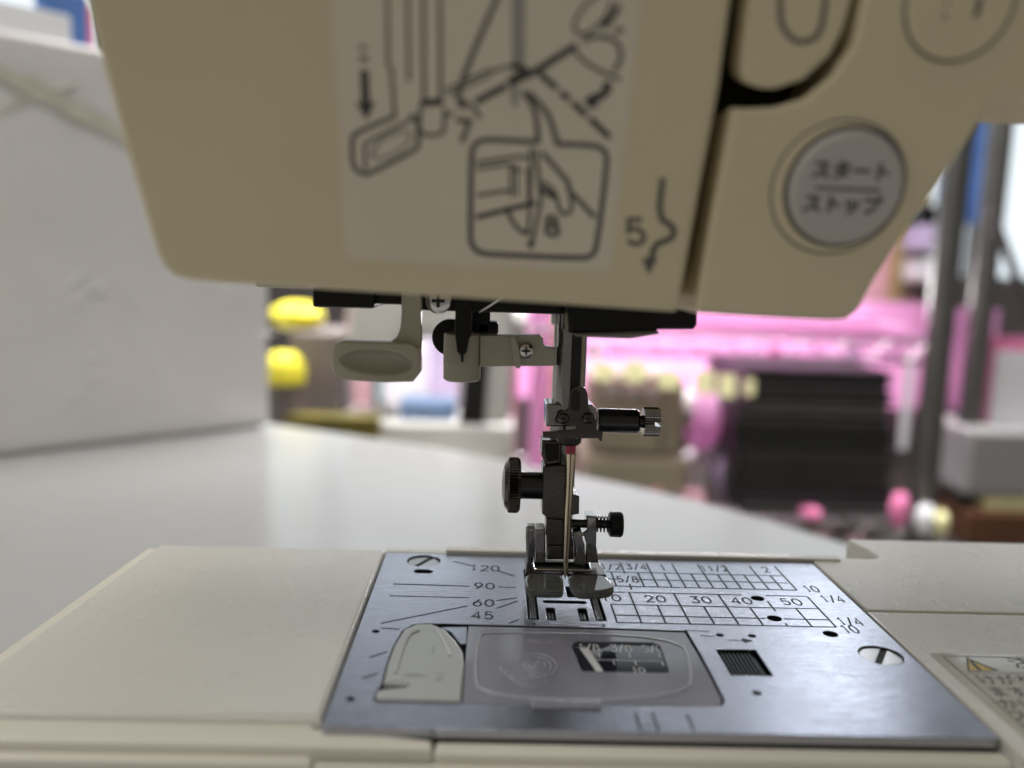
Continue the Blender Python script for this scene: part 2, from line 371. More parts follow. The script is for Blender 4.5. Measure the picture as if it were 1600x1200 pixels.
# feed dogs with rows of teeth
def feed_dog(x0, x1, y0, y1, rows):
    fd_ = build('feed_dog', box(x0, x1, y0, y1, -1.7, -.75, .1), 'recess_shade', sm); g = []
    n = int((y1-y0)/.62)
    for k in range(n):
        y = y0+.3+k*(y1-y0-.3)/n
        for r in range(rows):
            xa_ = x0+(x1-x0)*(r+.12)/rows; xb_ = x0+(x1-x0)*(r+.88)/rows
            g.append(([Vector((xa_, y, -.76)), Vector((xb_, y, -.76)), Vector((xb_, y+.5, -.76)), Vector((xa_, y+.5, -.76)), Vector(((xa_+xb_)/2, y+.12, -.2))],
                      [[0, 1, 4], [1, 2, 4], [2, 3, 4], [3, 0, 4]]))
    return build('tooth_row', g, 'bright', fd_, 20)
feed_dog(-7.7, -6.2, -7.4, 18, 3); feed_dog(6.1, 7.6, -7.4, 18, 3); feed_dog(-4.0, -2.5, -7.6, -4.6, 2); feed_dog(2.7, 4.2, -7.8, -4.6, 2)
# release catch, ribbed
rc = build('release_catch', box(27.5, 34.4, -31.5, -21.8, -1.7, -.9), 'black', sm)
for k in range(8):
    x = 27.9+k*.74; build('rib', box(x, x+.42, -31.3, -22, -.95, -.35, .1), 'black', rc)
# bobbin cover and its latch
cov = [(-20.3, -13.3), (23.6, -13.6), (22.6, -42.6), (18.8, -43.6), (-20.2, -43.7)]
cov = [onz(*zb(x, y))[:2] for x, y in ((474, 76), (1000, 88), (1408, 103), (1462, 195), (1520, 300), (1566, 395), (1560, 414), (1535, 420), (1000, 412), (446, 408))]
win = [onz(*zb(x, y))[:2] for x, y in ((930, 145), (950, 138), (1270, 146), (1300, 158), (1340, 268), (1330, 277), (970, 270), (958, 262), (918, 160))]
bc = build('bobbin_cover', flat([cov, win], -1.2, -.12, .1), 'frost', sm)
ins = [Vector((1.2, -16.5)), Vector((20, -16.8)), Vector((19, -40.5)), Vector((-18.3, -41)), Vector((-18.3, -16))]
rim = [onz(*zb(x, y))[:2] for x, y in ((540, 100), (1380, 120), (1440, 250), (1425, 392), (520, 395), (500, 250), (520, 130))]
ring = smooth(rim, 2)
build('raised_rim', tube([Vector((p[0], p[1], -.1)) for p in ring], .22, 6, True), 'frostl', bc)
ce = onz(*zb(770, 243)); LB = lambda x, y: Vector((ce.x+x, ce.y+y, -.09))
em = []
for r in (.55, 1.5, 2.5, 3.5):
    a0 = r*70
    em.append(tube([LB(p[0], p[1]) for p in circ(0, 0, r*1.0, r*1.25, 24, math.radians(a0), math.radians(a0+300))],   .11, 5))
for k in range(3):
    em.append(tube([LB(p[0]-1.4+k*.5, p[1]-1.6-k*1.3) for p in circ(-1, 0, 4.2-k*.4, 4.0, 18, math.radians(170), math.radians(330))],   .11, 5))
build('emblem', em, 'frostl', bc)
wc = Vector((sum(p[0] for p in win)/len(win), sum(p[1] for p in win)/len(win)))
build('bobbin_window', flat([[(wc.x+(p[0]-wc.x)*.99, wc.y+(p[1]-wc.y)*.99) for p in win]], -1.1, -.5), 'glass', bc)
WM = lambda x, y: Vector((x, y, -.46))
g = []
for s, x in (('1/8', 3), ('3/8', 9.2), ('5/8', 15.2)): g += strokes(s, x, -20.8, 1.15, 2.8, .3, WM, .2)
g += [ribbon([(3, -25.8), (16, -25.8)], .22, WM)]
for x in (4.6, 10.4, 16): g.append(ribbon([(x, -22.8), (x, -24.6)], .25, WM))
for x in (7, 11, 16): g.append(ribbon([(x, -25.9), (x, -27.6)], .22, lambda x, y: Vector((x, y, -.455))))
g += strokes('10', 11, -29.6, 1, 2, .22, WM, .3)
build('window_scale', g, 'white', bc)
build('painted_glint', poly([(1.2, -21), (2.9, -21), (4.6, -30.4), (3.3, -30.4)], lambda x, y: Vector((x, y, -.47))), 'white', bc)  # highlight painted as a flat white patch
build('finger_notch', [box(-9, 2.5, -44.6, -42.2, -.7, .45, .4, 3)], 'frost', bc)
lat = [onz(*zb(x, y))[:2] for x, y in ((72, 398), (80, 362), (216, 348), (212, 338), (108, 330), (126, 250), (156, 168), (198, 98), (250, 76), (312, 74), (372, 98), (420, 150), (448, 198), (456, 250), (441, 408))]
la = build('cover_latch', flat([lat], -1.3, .35, .3), 'latchp', sm)
LM = lambda x, y: Vector((x, y, .39))
def lz(pts, r=.35): return tube([Vector((*onz(*zb(x, y))[:2], .3)) for x, y in pts], r, 6)
build('moulded_rib', [lz(smooth([Vector(p) for p in ((160, 290), (185, 200), (215, 125), (260, 105))], 1, False)), lz([(330, 95), (365, 150), (395, 215)]), lz([(120, 322), (205, 322), (215, 335)])], 'latchp', la)
p1 = onz(*zb(322, 192)); p2 = onz(*zb(348, 305))
g = strokes('1', p1.x, p1.y, 1.0, 3, .3, LM)+strokes('2', p2.x, p2.y, 1.2, 2.4, .28, LM)
a1 = [onz(*zb(x, y)) for x, y in ((185, 298), (225, 290), (305, 300), (225, 305))]
g.append(([Vector((p.x, p.y, .385)) for p in a1], [[0, 1, 2, 3]]))
build('latch_mark', g, mat('moulded_mark', (.33, .34, .31), .45), la)
build('latch_wedge', flat([[onz(*zb(x, y))[:2] for x, y in ((355, 78), (468, 76), (466, 150), (440, 150), (400, 100))]], -1.2, -.2, .1), 'steel', sm)
# warning sticker on the front deck
st = build('warning_sticker', flat([rrect(68.2, 130, -52, -21.6, 1.2)], .2, .29), 'sticker', sm)
SM_ = lambda x, y, k=0: Vector((x, y, .31+k))
build('warning_triangle', poly([onz(x, y)[:2] for x, y in ((1509, 1029), (1562, 1051), (1512, 1051))], lambda x, y: SM_(x, y)), 'printd', st)
build('triangle_field', poly([onz(x, y)[:2] for x, y in ((1512.5, 1032.5), (1553, 1050), (1514.5, 1050))], lambda x, y: SM_(x, y, .01)), 'yellow', st)
g = [ribbon([onz(x, y)[:2] for x, y in ((1516, 1035), (1531, 1050))], .7, lambda x, y: SM_(x, y, .02))]
hx = onz(1580, 1037)
g.append(text('注意', 4.6, lambda x, y: Vector((hx.x+4+x, hx.y-.5+y*1.1, .315)), bold=.05))
for k, s in enumerate(('けがをすることがあり', 'ます。針の交換や糸', 'かけをするときは、', 'スイッチを切ってくだ', 'さい。針に指を近づけ')):
    q = onz(1527+k*17, 1065+k*19)
    g.append(text(s, 3.6, lambda x, y, q=q: Vector((q.x+x, q.y+y*1.1, .315)), 'LEFT', .04))
build('warning_print', g, 'printd', st)
g = [ribbon([(70.2, -22.9), (130, -22.9)], .35, SM_), ribbon([(70.2, -23.3), (70.2, -51)], .35, SM_), ribbon([(71, -29.6), (130, -29.6)], .25, lambda x, y: SM_(x, y, .004))]
build('sticker_border', g, 'printm', st)

# ---- head: slanted cover, button panel and arm
def head_slab(name, px, yb, m, bev=2.2, extra=None):
    f = [onf(x, y) for x, y in px] + (extra or [])
    return build(name, prism(f, lambda p: Vector((0, yb-p.y, 0)), bev, 4), m, sm, 30)
def fpt(x, z, lift=0): return Vector((x, F0.y-(z-F0.z)*math.tan(TILT), z))+FN*lift
cover_px = [(1062, 482), (1056, 487.5), (900, 477), (700, 464), (500, 451.5), (330, 440.5), (290, 437), (268, 430), (252, 415), (242, 395), (225, 340), (190, 220), (150, 75), (130, 0)]
fc = head_slab('face_cover', cover_px, 24, 'cream', 1.3, [fpt(-77, 150), fpt(16.5, 150), onf(1144, 0), onf(1124.5, 143), onf(1094, 303)])
body_px = [(1086, 484), (1092, 490), (1200, 496.5), (1300, 501), (1325, 499), (1343, 485), (1369, 437), (1430, 344), (1473, 283), (1530, 196), (1552, 158), (1572, 144), (1600, 142)]
slot_low = [(1348, 0), (1335, 65), (1300, 117), (1257, 152), (1213, 165), (1170, 167), (1144, 166), (1114, 325)]
zr = onf(1600, 142).z
extra = [fpt(215, zr), fpt(215, 150)] + [fpt(onf(1348, 0).x+2.5, 150)] + [onf(x, y) for x, y in slot_low]
hb = build('button_panel', prism([onf(x, y) for x, y in body_px]+extra, lambda p: Vector((0, -29.5-p.y, 0)), 1.1, 4), 'cream', sm, 30)
build('head_core', prism([Vector(p) for p in ((-64, -36, 72), (30, -36, 72), (42, -36, 84), (56, -36, 114), (216, -36, 114.5), (216, -36, 168), (-70, -36, 168))], (0, 62, 0), 2, 3), 'recess_shade', sm)  # dark backing paints the shade in the cover gap
build('arm_back', prism([Vector(p) for p in ((12, -29, 67.2), (37, -29, 67.2), (51, -29, 95.5), (58, -29, 113), (215, -29, 113.5), (215, -29, 168.5), (12, -29, 168.5))], (0, 55, 0), 4, 4, True), 'cream', sm)
build('head_top', prism([fpt(-77, 151), fpt(215, 151), fpt(215, 168), fpt(-74, 168)], lambda p: Vector((0, 27-p.y, 0)), 3, 4), 'cream', sm)
build('column', box(155, 240, -34, 44, ZT+.4, 168, 8, 5), 'cream', sm)
FL = lambda k: (lambda x, y: onf(x, y, k))
# reverse lever
lev = [(1170, 0), (1164, 50), (1158, 105), (1160, 122), (1168, 132), (1190, 139), (1213, 140), (1257, 126), (1300, 87), (1322, 43), (1334, 0)]
rl = build('reverse_lever', prism([onf(x, y, -.4) for x, y in lev]+[fpt(onf(1334, 0).x+2, 140), fpt(onf(1170, 0).x+1, 140)], -FN*6, .8, 3), 'cream', sm)
u = smooth([Vector(p) for p in ((1222, -60), (1220, 10), (1222, 42), (1245, 68), (1275, 62), (1287, 40), (1292, -10), (1296, -60))], 2, False)
build('lever_symbol', ribbon(u, 9, FL(-.36)), 'printm', rl)
# start / stop button
def facedisc(px, py, r, z0, z1, bev=.4, sy=1, n=40):
    c = onf(px, py); V = Vector((0, -math.sin(TILT), math.cos(TILT)))
    return prism([c+Vector((1, 0, 0))*(r*math.cos(t))+V*(r*sy*math.sin(t))+FN*z1 for t in [2*math.pi*k/n for k in range(n)]], FN*(z0-z1), bev, 3)
sb = build('start_stop_button', facedisc(1318, 293, 8.1, -2, 1.6, .8), 'buttonm', sm)
build('button_collar', facedisc(1309, 295, 9.4, -1, .35, .3), 'cream', sm)
def facering(px, py, r0, r1, k):
    c = onf(px, py); V = Vector((0, -math.sin(TILT), math.cos(TILT))); n = 48
    vs = []; fs = []
    for j in range(n):
        t = 2*math.pi*j/n; d = Vector((1, 0, 0))*math.cos(t)+V*math.sin(t); vs += [c+d*r0+FN*k, c+d*r1+FN*k]
    for j in range(n): a = 2*j; b = 2*((j+1) % n); fs.append([a, a+1, b+1, b])
    return vs, fs
build('collar_gap', [facering(1309, 295, 9.0, 9.75, .05), facering(1318, 293, 8.0, 8.75, .4)], 'ringm', sm)
cB = onf(1318, 293, 1.66); VB = Vector((0, -math.sin(TILT), math.cos(TILT))); sk = -.03
BT = lambda ox, oy: (lambda x, y: cB+Vector((1, 0, 0))*(x+ox)+VB*(y+oy-(x+ox)*.012))
build('button_print', [text('スタート', 2.85, BT(0, 2.5), bold=.13), text('ストップ', 2.85, BT(-.4, -2.3), bold=.13), ribbon([(-4.7, .1), (4.7, .1)], .42, BT(0, 0))], 'printd', sb)
rb = build('round_button', facedisc(1500, 5, 7.0, -1, .5, .4), 'cream', sm)
build('collar_gap', facering(1500, 5, 7.0, 7.45, .06), 'ringm', sm)
build('button_symbol', [poly([(1521, 12), (1515, 30), (1528, 22), (1533, -4), (1523, -4)], FL(.55)), poly([(1470, 22), (1476, 22), (1476, 29), (1470, 29)], FL(.55)), poly([(1474, 2), (1480, 2), (1480, 8), (1474, 8)], FL(.55))], 'printm', rb)
# label with the threading diagram
lab = smooth([Vector(p) for p in ((516, 0), (528, 150), (540, 392), (546, 404), (560, 407), (940, 424), (954, 421), (958, 410), (980, 200), (1002, 0))], 1)
lab = [(512, -90), (520, 40), (530, 200), (539, 385), (542, 398), (553, 404.5), (740, 415), (940, 424.5), (951, 421), (956, 410), (980, 200), (1000, 20), (1010, -90)]
lb = build('diagram_label', prism([onf(x, y, .06) for x, y in lab], -FN*.05), 'label', sm)
kk = [.09]
def dl(pts, wd, sm_=0, closed=False):        # diagram stroke, coordinates of the enlarged view
    kk[0] = .09+((kk[0]-.09+.002) % .06)
    q = [Vector(z5(*p)) for p in pts]
    if sm_: q = smooth(q, sm_, closed)
    return ribbon(q, wd*1.15/2.608, FL(kk[0]), closed)
def dp(pts):
    kk[0] = .09+((kk[0]-.09+.002) % .06); return poly([z5(*p) for p in pts], FL(kk[0]))
D = []; Lg = []; Md = []
D += [dp([(160, 188), (190, 188), (190, 203), (160, 203)]), dp([(162, 230), (196, 230), (196, 250), (162, 250)]), dl([(181, 285), (187, 425)], 30), dp([(146, 415), (226, 415), (190, 490)])]
Md += [dl([(272, -120), (275, 0), (278, 262), (292, 285), (304, 470)], 13), dl([(352, -120), (358, 0), (362, 330)], 13), dl([(420, -120), (424, 400)], 14), dl([(488, -120), (492, 400)], 14),
 dl([(412, 430), (404, 520), (425, 548), (470, 552), (505, 535), (508, 440)], 14), dl([(310, 470), (150, 540), (130, 560), (132, 665), (150, 695), (180, 710), (205, 705), (390, 610), (402, 590), (398, 480), (365, 470)], 17, 1),
 dl([(185, 690), (182, 585), (375, 485)], 12)]
D += [dl([(410, 418), (502, 414)], 26)]
el = [(290+80*math.cos(t)+0*math.sin(t), 590+40*math.sin(t)-38*math.cos(t)) for t in [2*math.pi*k/24 for k in range(24)]]
Lg += [dl(el, 10, 0, True), dl([(210, 640), (240, 575), (320, 535)], 9)]
Md += [dl([(770, -120), (718, 0), (640, 175), (590, 300), (566, 375), (566, 420), (590, 440)], 20, 1), dl([(510, 368), (690, 285), (700, 290), (800, 262)], 12), dl([(520, 388), (600, 350), (700, 305)], 9), dl([(560, 400), (620, 430), (655, 480)], 14, 1), dl([(515, 475), (545, 455)], 12)]
D += [dl([(635, 415), (760, 348)], 24), dl([(770, 345), (800, 325), (880, 290), (955, 240), (1045, 185)], 26, 1), dl([(780, 270), (820, 275), (850, 300)], 26), dl([(770, 335), (830, 300)], 30)]
for a, b in (((895, 300), (965, 360)), ((980, 375), (1015, 405)), ((1030, 418), (1085, 470)), ((1100, 482), (1180, 560))): D.append(dl([a, b], 22))
Lg += [dl([(808, -120), (808, 255)], 44), dl([(790, 350), (795, 430)], 22)]
Md += [dl([(1140, -30), (1075, 25), (1040, 80), (1035, 120), (1060, 145), (1120, 120), (1170, 60), (1190, 0)], 13, 1), dl([(1070, 165), (1130, 145), (1200, 160), (1225, 200), (1225, 250), (1195, 290)], 17, 1), dl([(1040, 210), (1070, 245), (1130, 285), (1225, 325)], 14, 1)]
D += [dl([(1150, 112), (1185, 80), (1220, 20)], 22, 1), dl([(1200, 130), (1235, 118)], 18), dl([(1168, 332), (1172, 370), (1120, 405)], 30, 1), dp([(1075, 405), (1120, 375), (1130, 440), (1095, 440)])]
Md += [dl([(888, 578), (700, 568), (650, 572), (622, 600), (616, 650), (612, 960), (618, 1000), (650, 1030), (700, 1036), (1060, 1052), (1105, 1044), (1128, 1010), (1170, 660), (1165, 620), (1130, 592), (960, 586)], 20, 1),
 dl([(825, 370), (870, 430), (885, 500), (888, 585)], 20, 1), dl([(850, 375), (925, 455), (950, 520), (968, 590)], 20, 1)]
Md += [dl([(635, 662), (790, 640), (860, 640)], 13), dl([(640, 688), (770, 668), (820, 700)], 12), dl([(640, 795), (775, 775)], 13), dl([(778, 670), (780, 800)], 12), dl([(800, 670), (803, 800)], 10), dl([(905, 620), (1010, 740), (1015, 775), (1120, 885)], 18), dl([(905, 740), (960, 780), (975, 860), (1000, 875), (1028, 855), (1020, 790)], 14, 1), dl([(880, 610), (900, 820), (860, 1010)], 14), dl([(760, 840), (780, 900), (830, 955), (850, 930)], 16, 1), dl([(860, 600), (855, 830), (848, 960)], 12)]
D += [dl([(635, 885), (880, 825)], 18), dl([(850, 680), (852, 820)], 14), dl([(900, 770), (960, 805)], 20), dp([(842, 980), (875, 980), (857, 1020)])]
build('diagram_line', Md, 'printm', lb); build('diagram_bold_line', D, 'printd', lb); build('diagram_pale_line', Lg, 'printl', lb)
def face_num(s, x, y, wz, hz, lw, k=.11):
    out = []
    for st in GL[s]:
        cl = (Vector(st[0])-Vector(st[-1])).length < 1e-4
        q = [z5(x+(p[0]-.5)*wz-(p[1]-.5)*0.06*hz, y-(p[1]-.5)*hz+(p[0]-.5)*3) for p in (st[:-1] if cl else st)]
        out.append(ribbon(q, lw/2.608, FL(k), cl))
    return out
build('diagram_number', face_num('7', 585, 535, 62, 88, 20, .16)+face_num('8', 945, 920, 52, 75, 19, .16), 'printm', lb)
ar = [dl([(1396, 725), (1378, 885), (1440, 925), (1442, 955), (1425, 975), (1365, 995), (1348, 1060)], 21, 1), dp([(1312, 1052), (1375, 1052), (1338, 1118)])]
build('thread_path_mark', ar+face_num('5', 1285, 945, 78, 100, 20, .03), 'printm', fc)

# ---- mechanism under the head
def Y(n): return n
mech = [vbox((488, 450), (585, 481), -8, 14, .5), vbox((585, 450), (642, 476), -6, 14, .5), vbox((632, 452), (882, 488), -3, 14, .6)]
build('threader_housing', mech, 'black', sm)
build('rear_bezel', vbox((398, 436), (482, 449.5), 12, 24, .6), 'cream_shaded', sm)
def phillips(px, py, r, Yf, parent, m='bright'):
    c = ony(px, py, Yf)
    h = build('screw_head', lathe([(0.01, -.55), (r*.45, -.5), (r*.8, -.3), (r, .1), (r, .8)], c, (0, 1, 0), 28), m, parent)
    k = r*.5
    a = box(c.x-k, c.x+k, c.y-.62, c.y-.1, c.z-r*.13, c.z+r*.13); b = box(c.x-r*.13, c.x+r*.13, c.y-.64, c.y-.1, c.z-k, c.z+k)
    build('cross_recess', [a, b], 'recess_shade', h); return h
phillips(685, 470, 2.6, -4.2, sm)
# threader lever: stem and thumb paddle
stem = smooth([Vector(p) for p in ((627, 440), (658, 440), (658, 560), (650, 572), (600, 560), (598, 540), (612, 533), (622, 524), (627, 505))], 1)
tl = build('threader_lever', vpoly(stem, -7, -4, .4), 'cream_shaded', sm)
rx = [(535, 533), (640, 536), (655, 546), (657, 560), (657, 582), (645, 597), (600, 598), (535, 594), (521, 586), (517, 572), (517, 550), (523, 538)]
ce = ony(588, 566, -9)
def toF(g, yf): return [Vector((v.x, yf-v.z, v.y)) for v in g[0]], g[1]
ol = [(p.x, p.z) for p in (ony(x, y, -9) for x, y in rx)]
ell = [(ce.x+6.9*math.cos(t), ce.z+2.45*math.sin(t)-6.9*math.cos(t)*.03) for t in [2*math.pi*k/40 for k in range(40)]]
pad = build('thumb_paddle', toF(flat([ol, ell], -4.5, 0, .5), -9), 'cream_shaded', tl)
n = 40; vs = []; fs = []
for j, (k, dz) in enumerate(((1.06, .3), (.98, .6), (.9, 1.5), (.75, 2.2), (.4, 2.6), (.02, 2.7))):
    for t in range(n):
        a_ = 2*math.pi*t/n; x, z = 6.9*k*math.cos(a_), 2.45*k*math.sin(a_); vs.append(ce+Vector((x, dz, z-x*.03)))
for j in range(5):
    for t in range(n): fs.append([j*n+t, j*n+(t+1) % n, (j+1)*n+(t+1) % n, (j+1)*n+t])
fs.append([5*n+t for t in range(n)])
build('thumb_rest', (vs, fs), 'cream_shaded', pad, 60)
# threader cup, its arm, pin and wheel
cp = ony(722, 560, 0); zt = ony(722, 521, 0).z; zb_ = ony(722, 596, 0).z
rc_ = (ony(752, 560, 0).x-ony(693, 560, 0).x)/2
tc = build('threader_cup', lathe([(rc_-.5, 0), (rc_, .4), (rc_, (zt-zb_)*.33), (rc_+.08, (zt-zb_)*.34), (rc_+.05, zt-zb_-.3), (rc_-.3, zt-zb_)], (cp.x, 1.5, zb_), (0, 0, 1), 40), 'cream_shaded', sm)
arm_px = [(750, 524), (845, 524), (849, 528), (850, 541), (868, 545), (868, 572), (750, 573)]
ta = build('threader_arm', vpoly(arm_px, -1, 2, .3), 'cream_shaded', sm)
build('hook_guide', vpoly(smooth([Vector(p) for p in ((797, 524), (806, 525), (812, 550), (815, 570), (812, 577), (804, 574), (800, 550))], 1), -2.4, -.5, .2), 'cream_shaded', ta)
phillips(822, 548, 1.6, -1.9, ta)
pin = [(712, 470), (737, 470), (737, 522), (733, 530), (729, 550), (724, 556), (724, 566), (720, 566), (720, 556), (714, 549), (712, 530), (710, 521)]
build('threader_pin', vpoly(pin, -5, -3, .25), 'black', sm)
cw = ony(704, 527, 7)
build('guide_wheel', lathe([(3.6, 0), (3.9, .4), (3.9, 3), (3.6, 3.4)], (cw.x, 6, cw.z), (0, 1, 0), 36), 'black', sm)
build('guide_block', [vbox((736, 480), (766, 523), 5, 11, .5), vbox((745, 503), (779, 523), 5, 11, .6)], 'black', sm)
build('wire_guide', tube([ony(748, 488, -4), ony(765, 478, -6), ony(790, 462, -8)], .25, 6), 'bright', sm)
# lamp cover to the right of the needle bar
lc = build('lamp_cover', [vpoly([(886, 470), (1091, 485), (1090, 508), (1085, 515), (1028, 515), (1024, 521), (985, 527), (980, 524), (900, 522), (888, 520)], -12, 20, .9, 3)], 'black', sm)
build('lamp_lens', vpoly([(895, 521), (1028, 517), (1030, 522), (984, 529), (900, 526)], -13, 12, .4), mat('lamp_lens', (.22, .20, .19), .25), lc)
# needle bar and presser bar
nb = build('needle_bar', lathe([(3.15, 0), (3.15, 32)], (-.55, 1.2, 42), (0, 0, 1), 40), 'chrome', sm)
build('bar_slot', [vbox((891, 520), (907, 660), -2.05, .5, .15)], 'recess_shade', nb)
build('presser_bar', lathe([(2.95, 0), (2.95, 58)], (-.6, 12, 14), (0, 0, 1), 36), 'chrome', sm)
build('guide_rod', [lathe([(.55, 0), (.55, 30)], (ony(869, 560, 4).x, 4, 42), (0, 0, 1), 14), vbox((862, 488), (873, 508), 2, 6, .3)], 'bright', sm)
# needle clamp
def zc(x, y): return (840+x/7.5, 560+y/7.5)
cb = build('needle_clamp', [vpoly([zc(x, y) for x, y in ((100, 545), (115, 532), (180, 532), (640, 545), (690, 590), (700, 800), (100, 800))], -1.5, 6, .5, 3)], 'chrome', sm)
br_o = [zc(x, y) for x, y in ((60, 860), (60, 930), (200, 938), (710, 938), (735, 975), (755, 965), (765, 880), (765, 850), (700, 850), (690, 790), (660, 640), (600, 600), (590, 420), (560, 350), (480, 315), (410, 350), (375, 430), (360, 600), (250, 640), (210, 760), (440, 800), (440, 840), (130, 860))]
gb = build('guide_bracket', vpoly(br_o, -3.2, -2.4, .12, 2), 'cast', sm)
build('bracket_slot', vpoly(smooth([Vector(zc(x, y)) for x, y in ((392, 440), (410, 385), (445, 368), (485, 385), (498, 440), (498, 600), (470, 618), (410, 612), (392, 590))], 1), -3.28, -2.9, .05), 'recess_shade', gb)
for x, y in ((302, 705), (592, 705)): phillips(*zc(x, y), 1.2, -3.5, gb, 'cast')
cs = ony(*zc(700, 725), 1)
cscrew = build('clamp_screw', [lathe([(2.3, 0), (2.55, .3), (2.55, 8.3), (2.2, 8.7), (1.35, 8.75), (1.35, 9.7)], (cs.x, 1, cs.z), (1, 0, 0), 32)], 'blackm', sm)
R_ = 3.05
def gear(x0, x1, zlo=None):
    pts = []; n = 72
    for k in range(n):
        t = 2*math.pi*k/n; r = R_-(.2 if k % 2 else 0); pts.append((r*math.cos(t), r*math.sin(t)))
    if zlo is not None:
        pts = [p for p in pts if (p[1] > zlo if zlo > 0 else p[1] < zlo)]
        if zlo < 0: pts = sorted(pts, key=lambda p: math.atan2(p[1], p[0]))
        xe = math.sqrt(R_*R_-zlo*zlo)-.05; pts = [(xe, zlo)]+pts+[(-xe, zlo)] if zlo > 0 else [(-xe, zlo)]+pts+[(xe, zlo)]
    return prism([Vector((cs.x+x1, 1+p[0], cs.z+p[1])) for p in pts], (x0-x1, 0, 0), .12, 1)
build('knurled_head', [gear(9.6, 11.6), gear(11.55, 13, .45), gear(11.55, 13, -.45)], 'chrome', cscrew, 20)
build('clamp_collar', lathe([(2.3, 0), (2.6, .4), (2.6, 1.6)], (-.4, .3, 34.6), (0, 0, 1), 30), 'blackm', sm)
# needle
nd = build('needle', [tube([(0, 0, 35.2), (0, 0, 31.5), (0, 0, 30.2), (0, 0, 26), (0, 0, 12), (0, 0, 7), (0, 0, 5.1)], [1.02, 1.02, .86, .7, .58, .48, .05], 20)], 'needlem', sm)
build('colour_mark', lathe([(1.05, 0), (1.05, 2.0)], (0, 0, 32.6), (0, 0, 1), 20), 'red', nd)
build('needle_groove', box(-.12, .12, -1.08, -.4, 9, 35.3), mat('groove_shade', (.16, .11, .08), .4, .8), nd)
# shank of the presser foot with thumb screw
def fz(x, y): return (760+x/3.243, 600+y/3.243)
sh = [fz(x, y) for x, y in ((286, 420), (282, 660), (300, 672), (305, 685), (392, 690), (410, 670), (470, 660), (472, 570), (440, 560), (440, 424), (380, 410))]
sk_ = build('foot_shank', [vpoly(sh, 2.4, 9, .35, 3), vpoly([fz(x, y) for x, y in ((283, 285), (372, 288), (372, 405), (300, 418), (290, 390), (278, 360))], 3.6, 9, .4, 3)], 'cast', sm)
build('shank_block', [vpoly([fz(x, y) for x, y in ((302, 680), (435, 690), (432, 760), (442, 800), (442, 890), (308, 885), (306, 800))], 3.0, 9.5, .35, 3)], 'cast', sk_)
build('dark_slot', [vpoly([fz(x, y) for x, y in ((296, 305), (368, 305), (368, 385), (310, 395), (300, 370))], 3.35, 4, .1)], 'black', sk_)
kc = ony(812, 758, 5.5)
ts = build('thumb_screw', [lathe([(2.75, .2), (2.95, -.1), (2.95, 5.2)], (kc.x, 5.5, kc.z), (1, 0, 0), 32)], 'blackm', sm)
R_ = 6.0
build('knurled_head', lathe([(.3, -3.9), (2.5, -3.8), (4.6, -3.3), (R_-.5, -2.6), (knurl(R_, .36, 0), -2.3), (knurl(R_, .36, 0), -.5), (R_-.5, .1)], (kc.x, 5.5, kc.z), (1, 0, 0), 116), 'cast', ts, 20)
# the raised presser foot
def f8(x, y): return (800+x/8, 800+y/8)
ft = build('presser_foot', [vpoly([f8(x, y) for x, y in ((172, 200), (195, 182), (410, 185), (420, 300), (290, 330), (260, 700), (240, 790), (190, 790), (172, 330))], 6, 8.5, .5, 3)], 'chrome', sm)
sole = [Vector((*onz(*f8(x, y), 5.2)[:2], 5.2)) for x, y in ((176, 560), (1060, 470), (1150, 830), (200, 800))]
x0 = -8.6
build('sole', flat([[(-8.4, 10), (8.4, 10), (8.9, .8), (.55, .8), (.5, 2.6), (-.55, 2.6), (-.6, .8), (-8.5, .8)], rrect(-6.6, 6.0, 3.0, 8.3, 1.2)], 5.2, 6.0, .2), 'cast', ft)
build('sole_shade_liner', box(-7, 6.4, 2.7, 8.6, 4.95, 5.4), 'recess_shade', ft)  # dark liner paints the shade below the sole opening
build('lug', vpoly([f8(x, y) for x, y in ((288, 222), (400, 222), (414, 240), (418, 430), (418, 640), (280, 640), (284, 440), (272, 300))], 3.2, 8, .4, 3), 'chrome', ft)
build('lug', vpoly([f8(x, y) for x, y in ((765, 250), (870, 240), (885, 330), (912, 420), (916, 690), (780, 660), (780, 420))], 3.2, 8, .4, 3), 'chrome', ft)
build('cross_bar', vpoly([f8(x, y) for x, y in ((440, 420), (770, 420), (770, 600), (440, 600))], 2.4, 5, .5, 3), 'cast', ft)
build('side_post', vpoly([f8(x, y) for x, y in ((930, 60), (945, 48), (1050, 58), (1062, 80), (1055, 430), (1070, 520), (1085, 640), (920, 640), (930, 400), (890, 260), (940, 240))], 4.2, 8.5, .4, 3), 'chrome', ft)
build('thread_slot_edge', [tube([Vector((p[0], p[1], 6.05)) for p in rrect(-6.6, 6.0, 3.0, 8.3, 1.2)], .22, 8, True)], 'bright', ft)
# clear toes: flat tongues with rounded rims
def toe(pts, z0, z1): return flat([smooth([Vector(p) for p in pts], 2)], z0, z1, .55)
build('clear_toe', toe(((-8.7, 1.2), (-8.9, -6.6), (-7.6, -8.3), (-1.6, -8.2), (-.9, -7.4), (-.55, -3), (-.5, 1.2), (-4.5, 1.3)), 4.0, 5.9), 'smoke', ft, 50)
build('clear_toe', toe(((.6, 1.2), (.6, -3), (1.3, -8.0), (3.2, -8.6), (7.2, -8.2), (9.6, -6.4), (9.9, -3.4), (9.2, -1.2), (8.6, 1.2), (4.5, 1.3)), 4.0, 5.9), 'smoke', ft, 50)
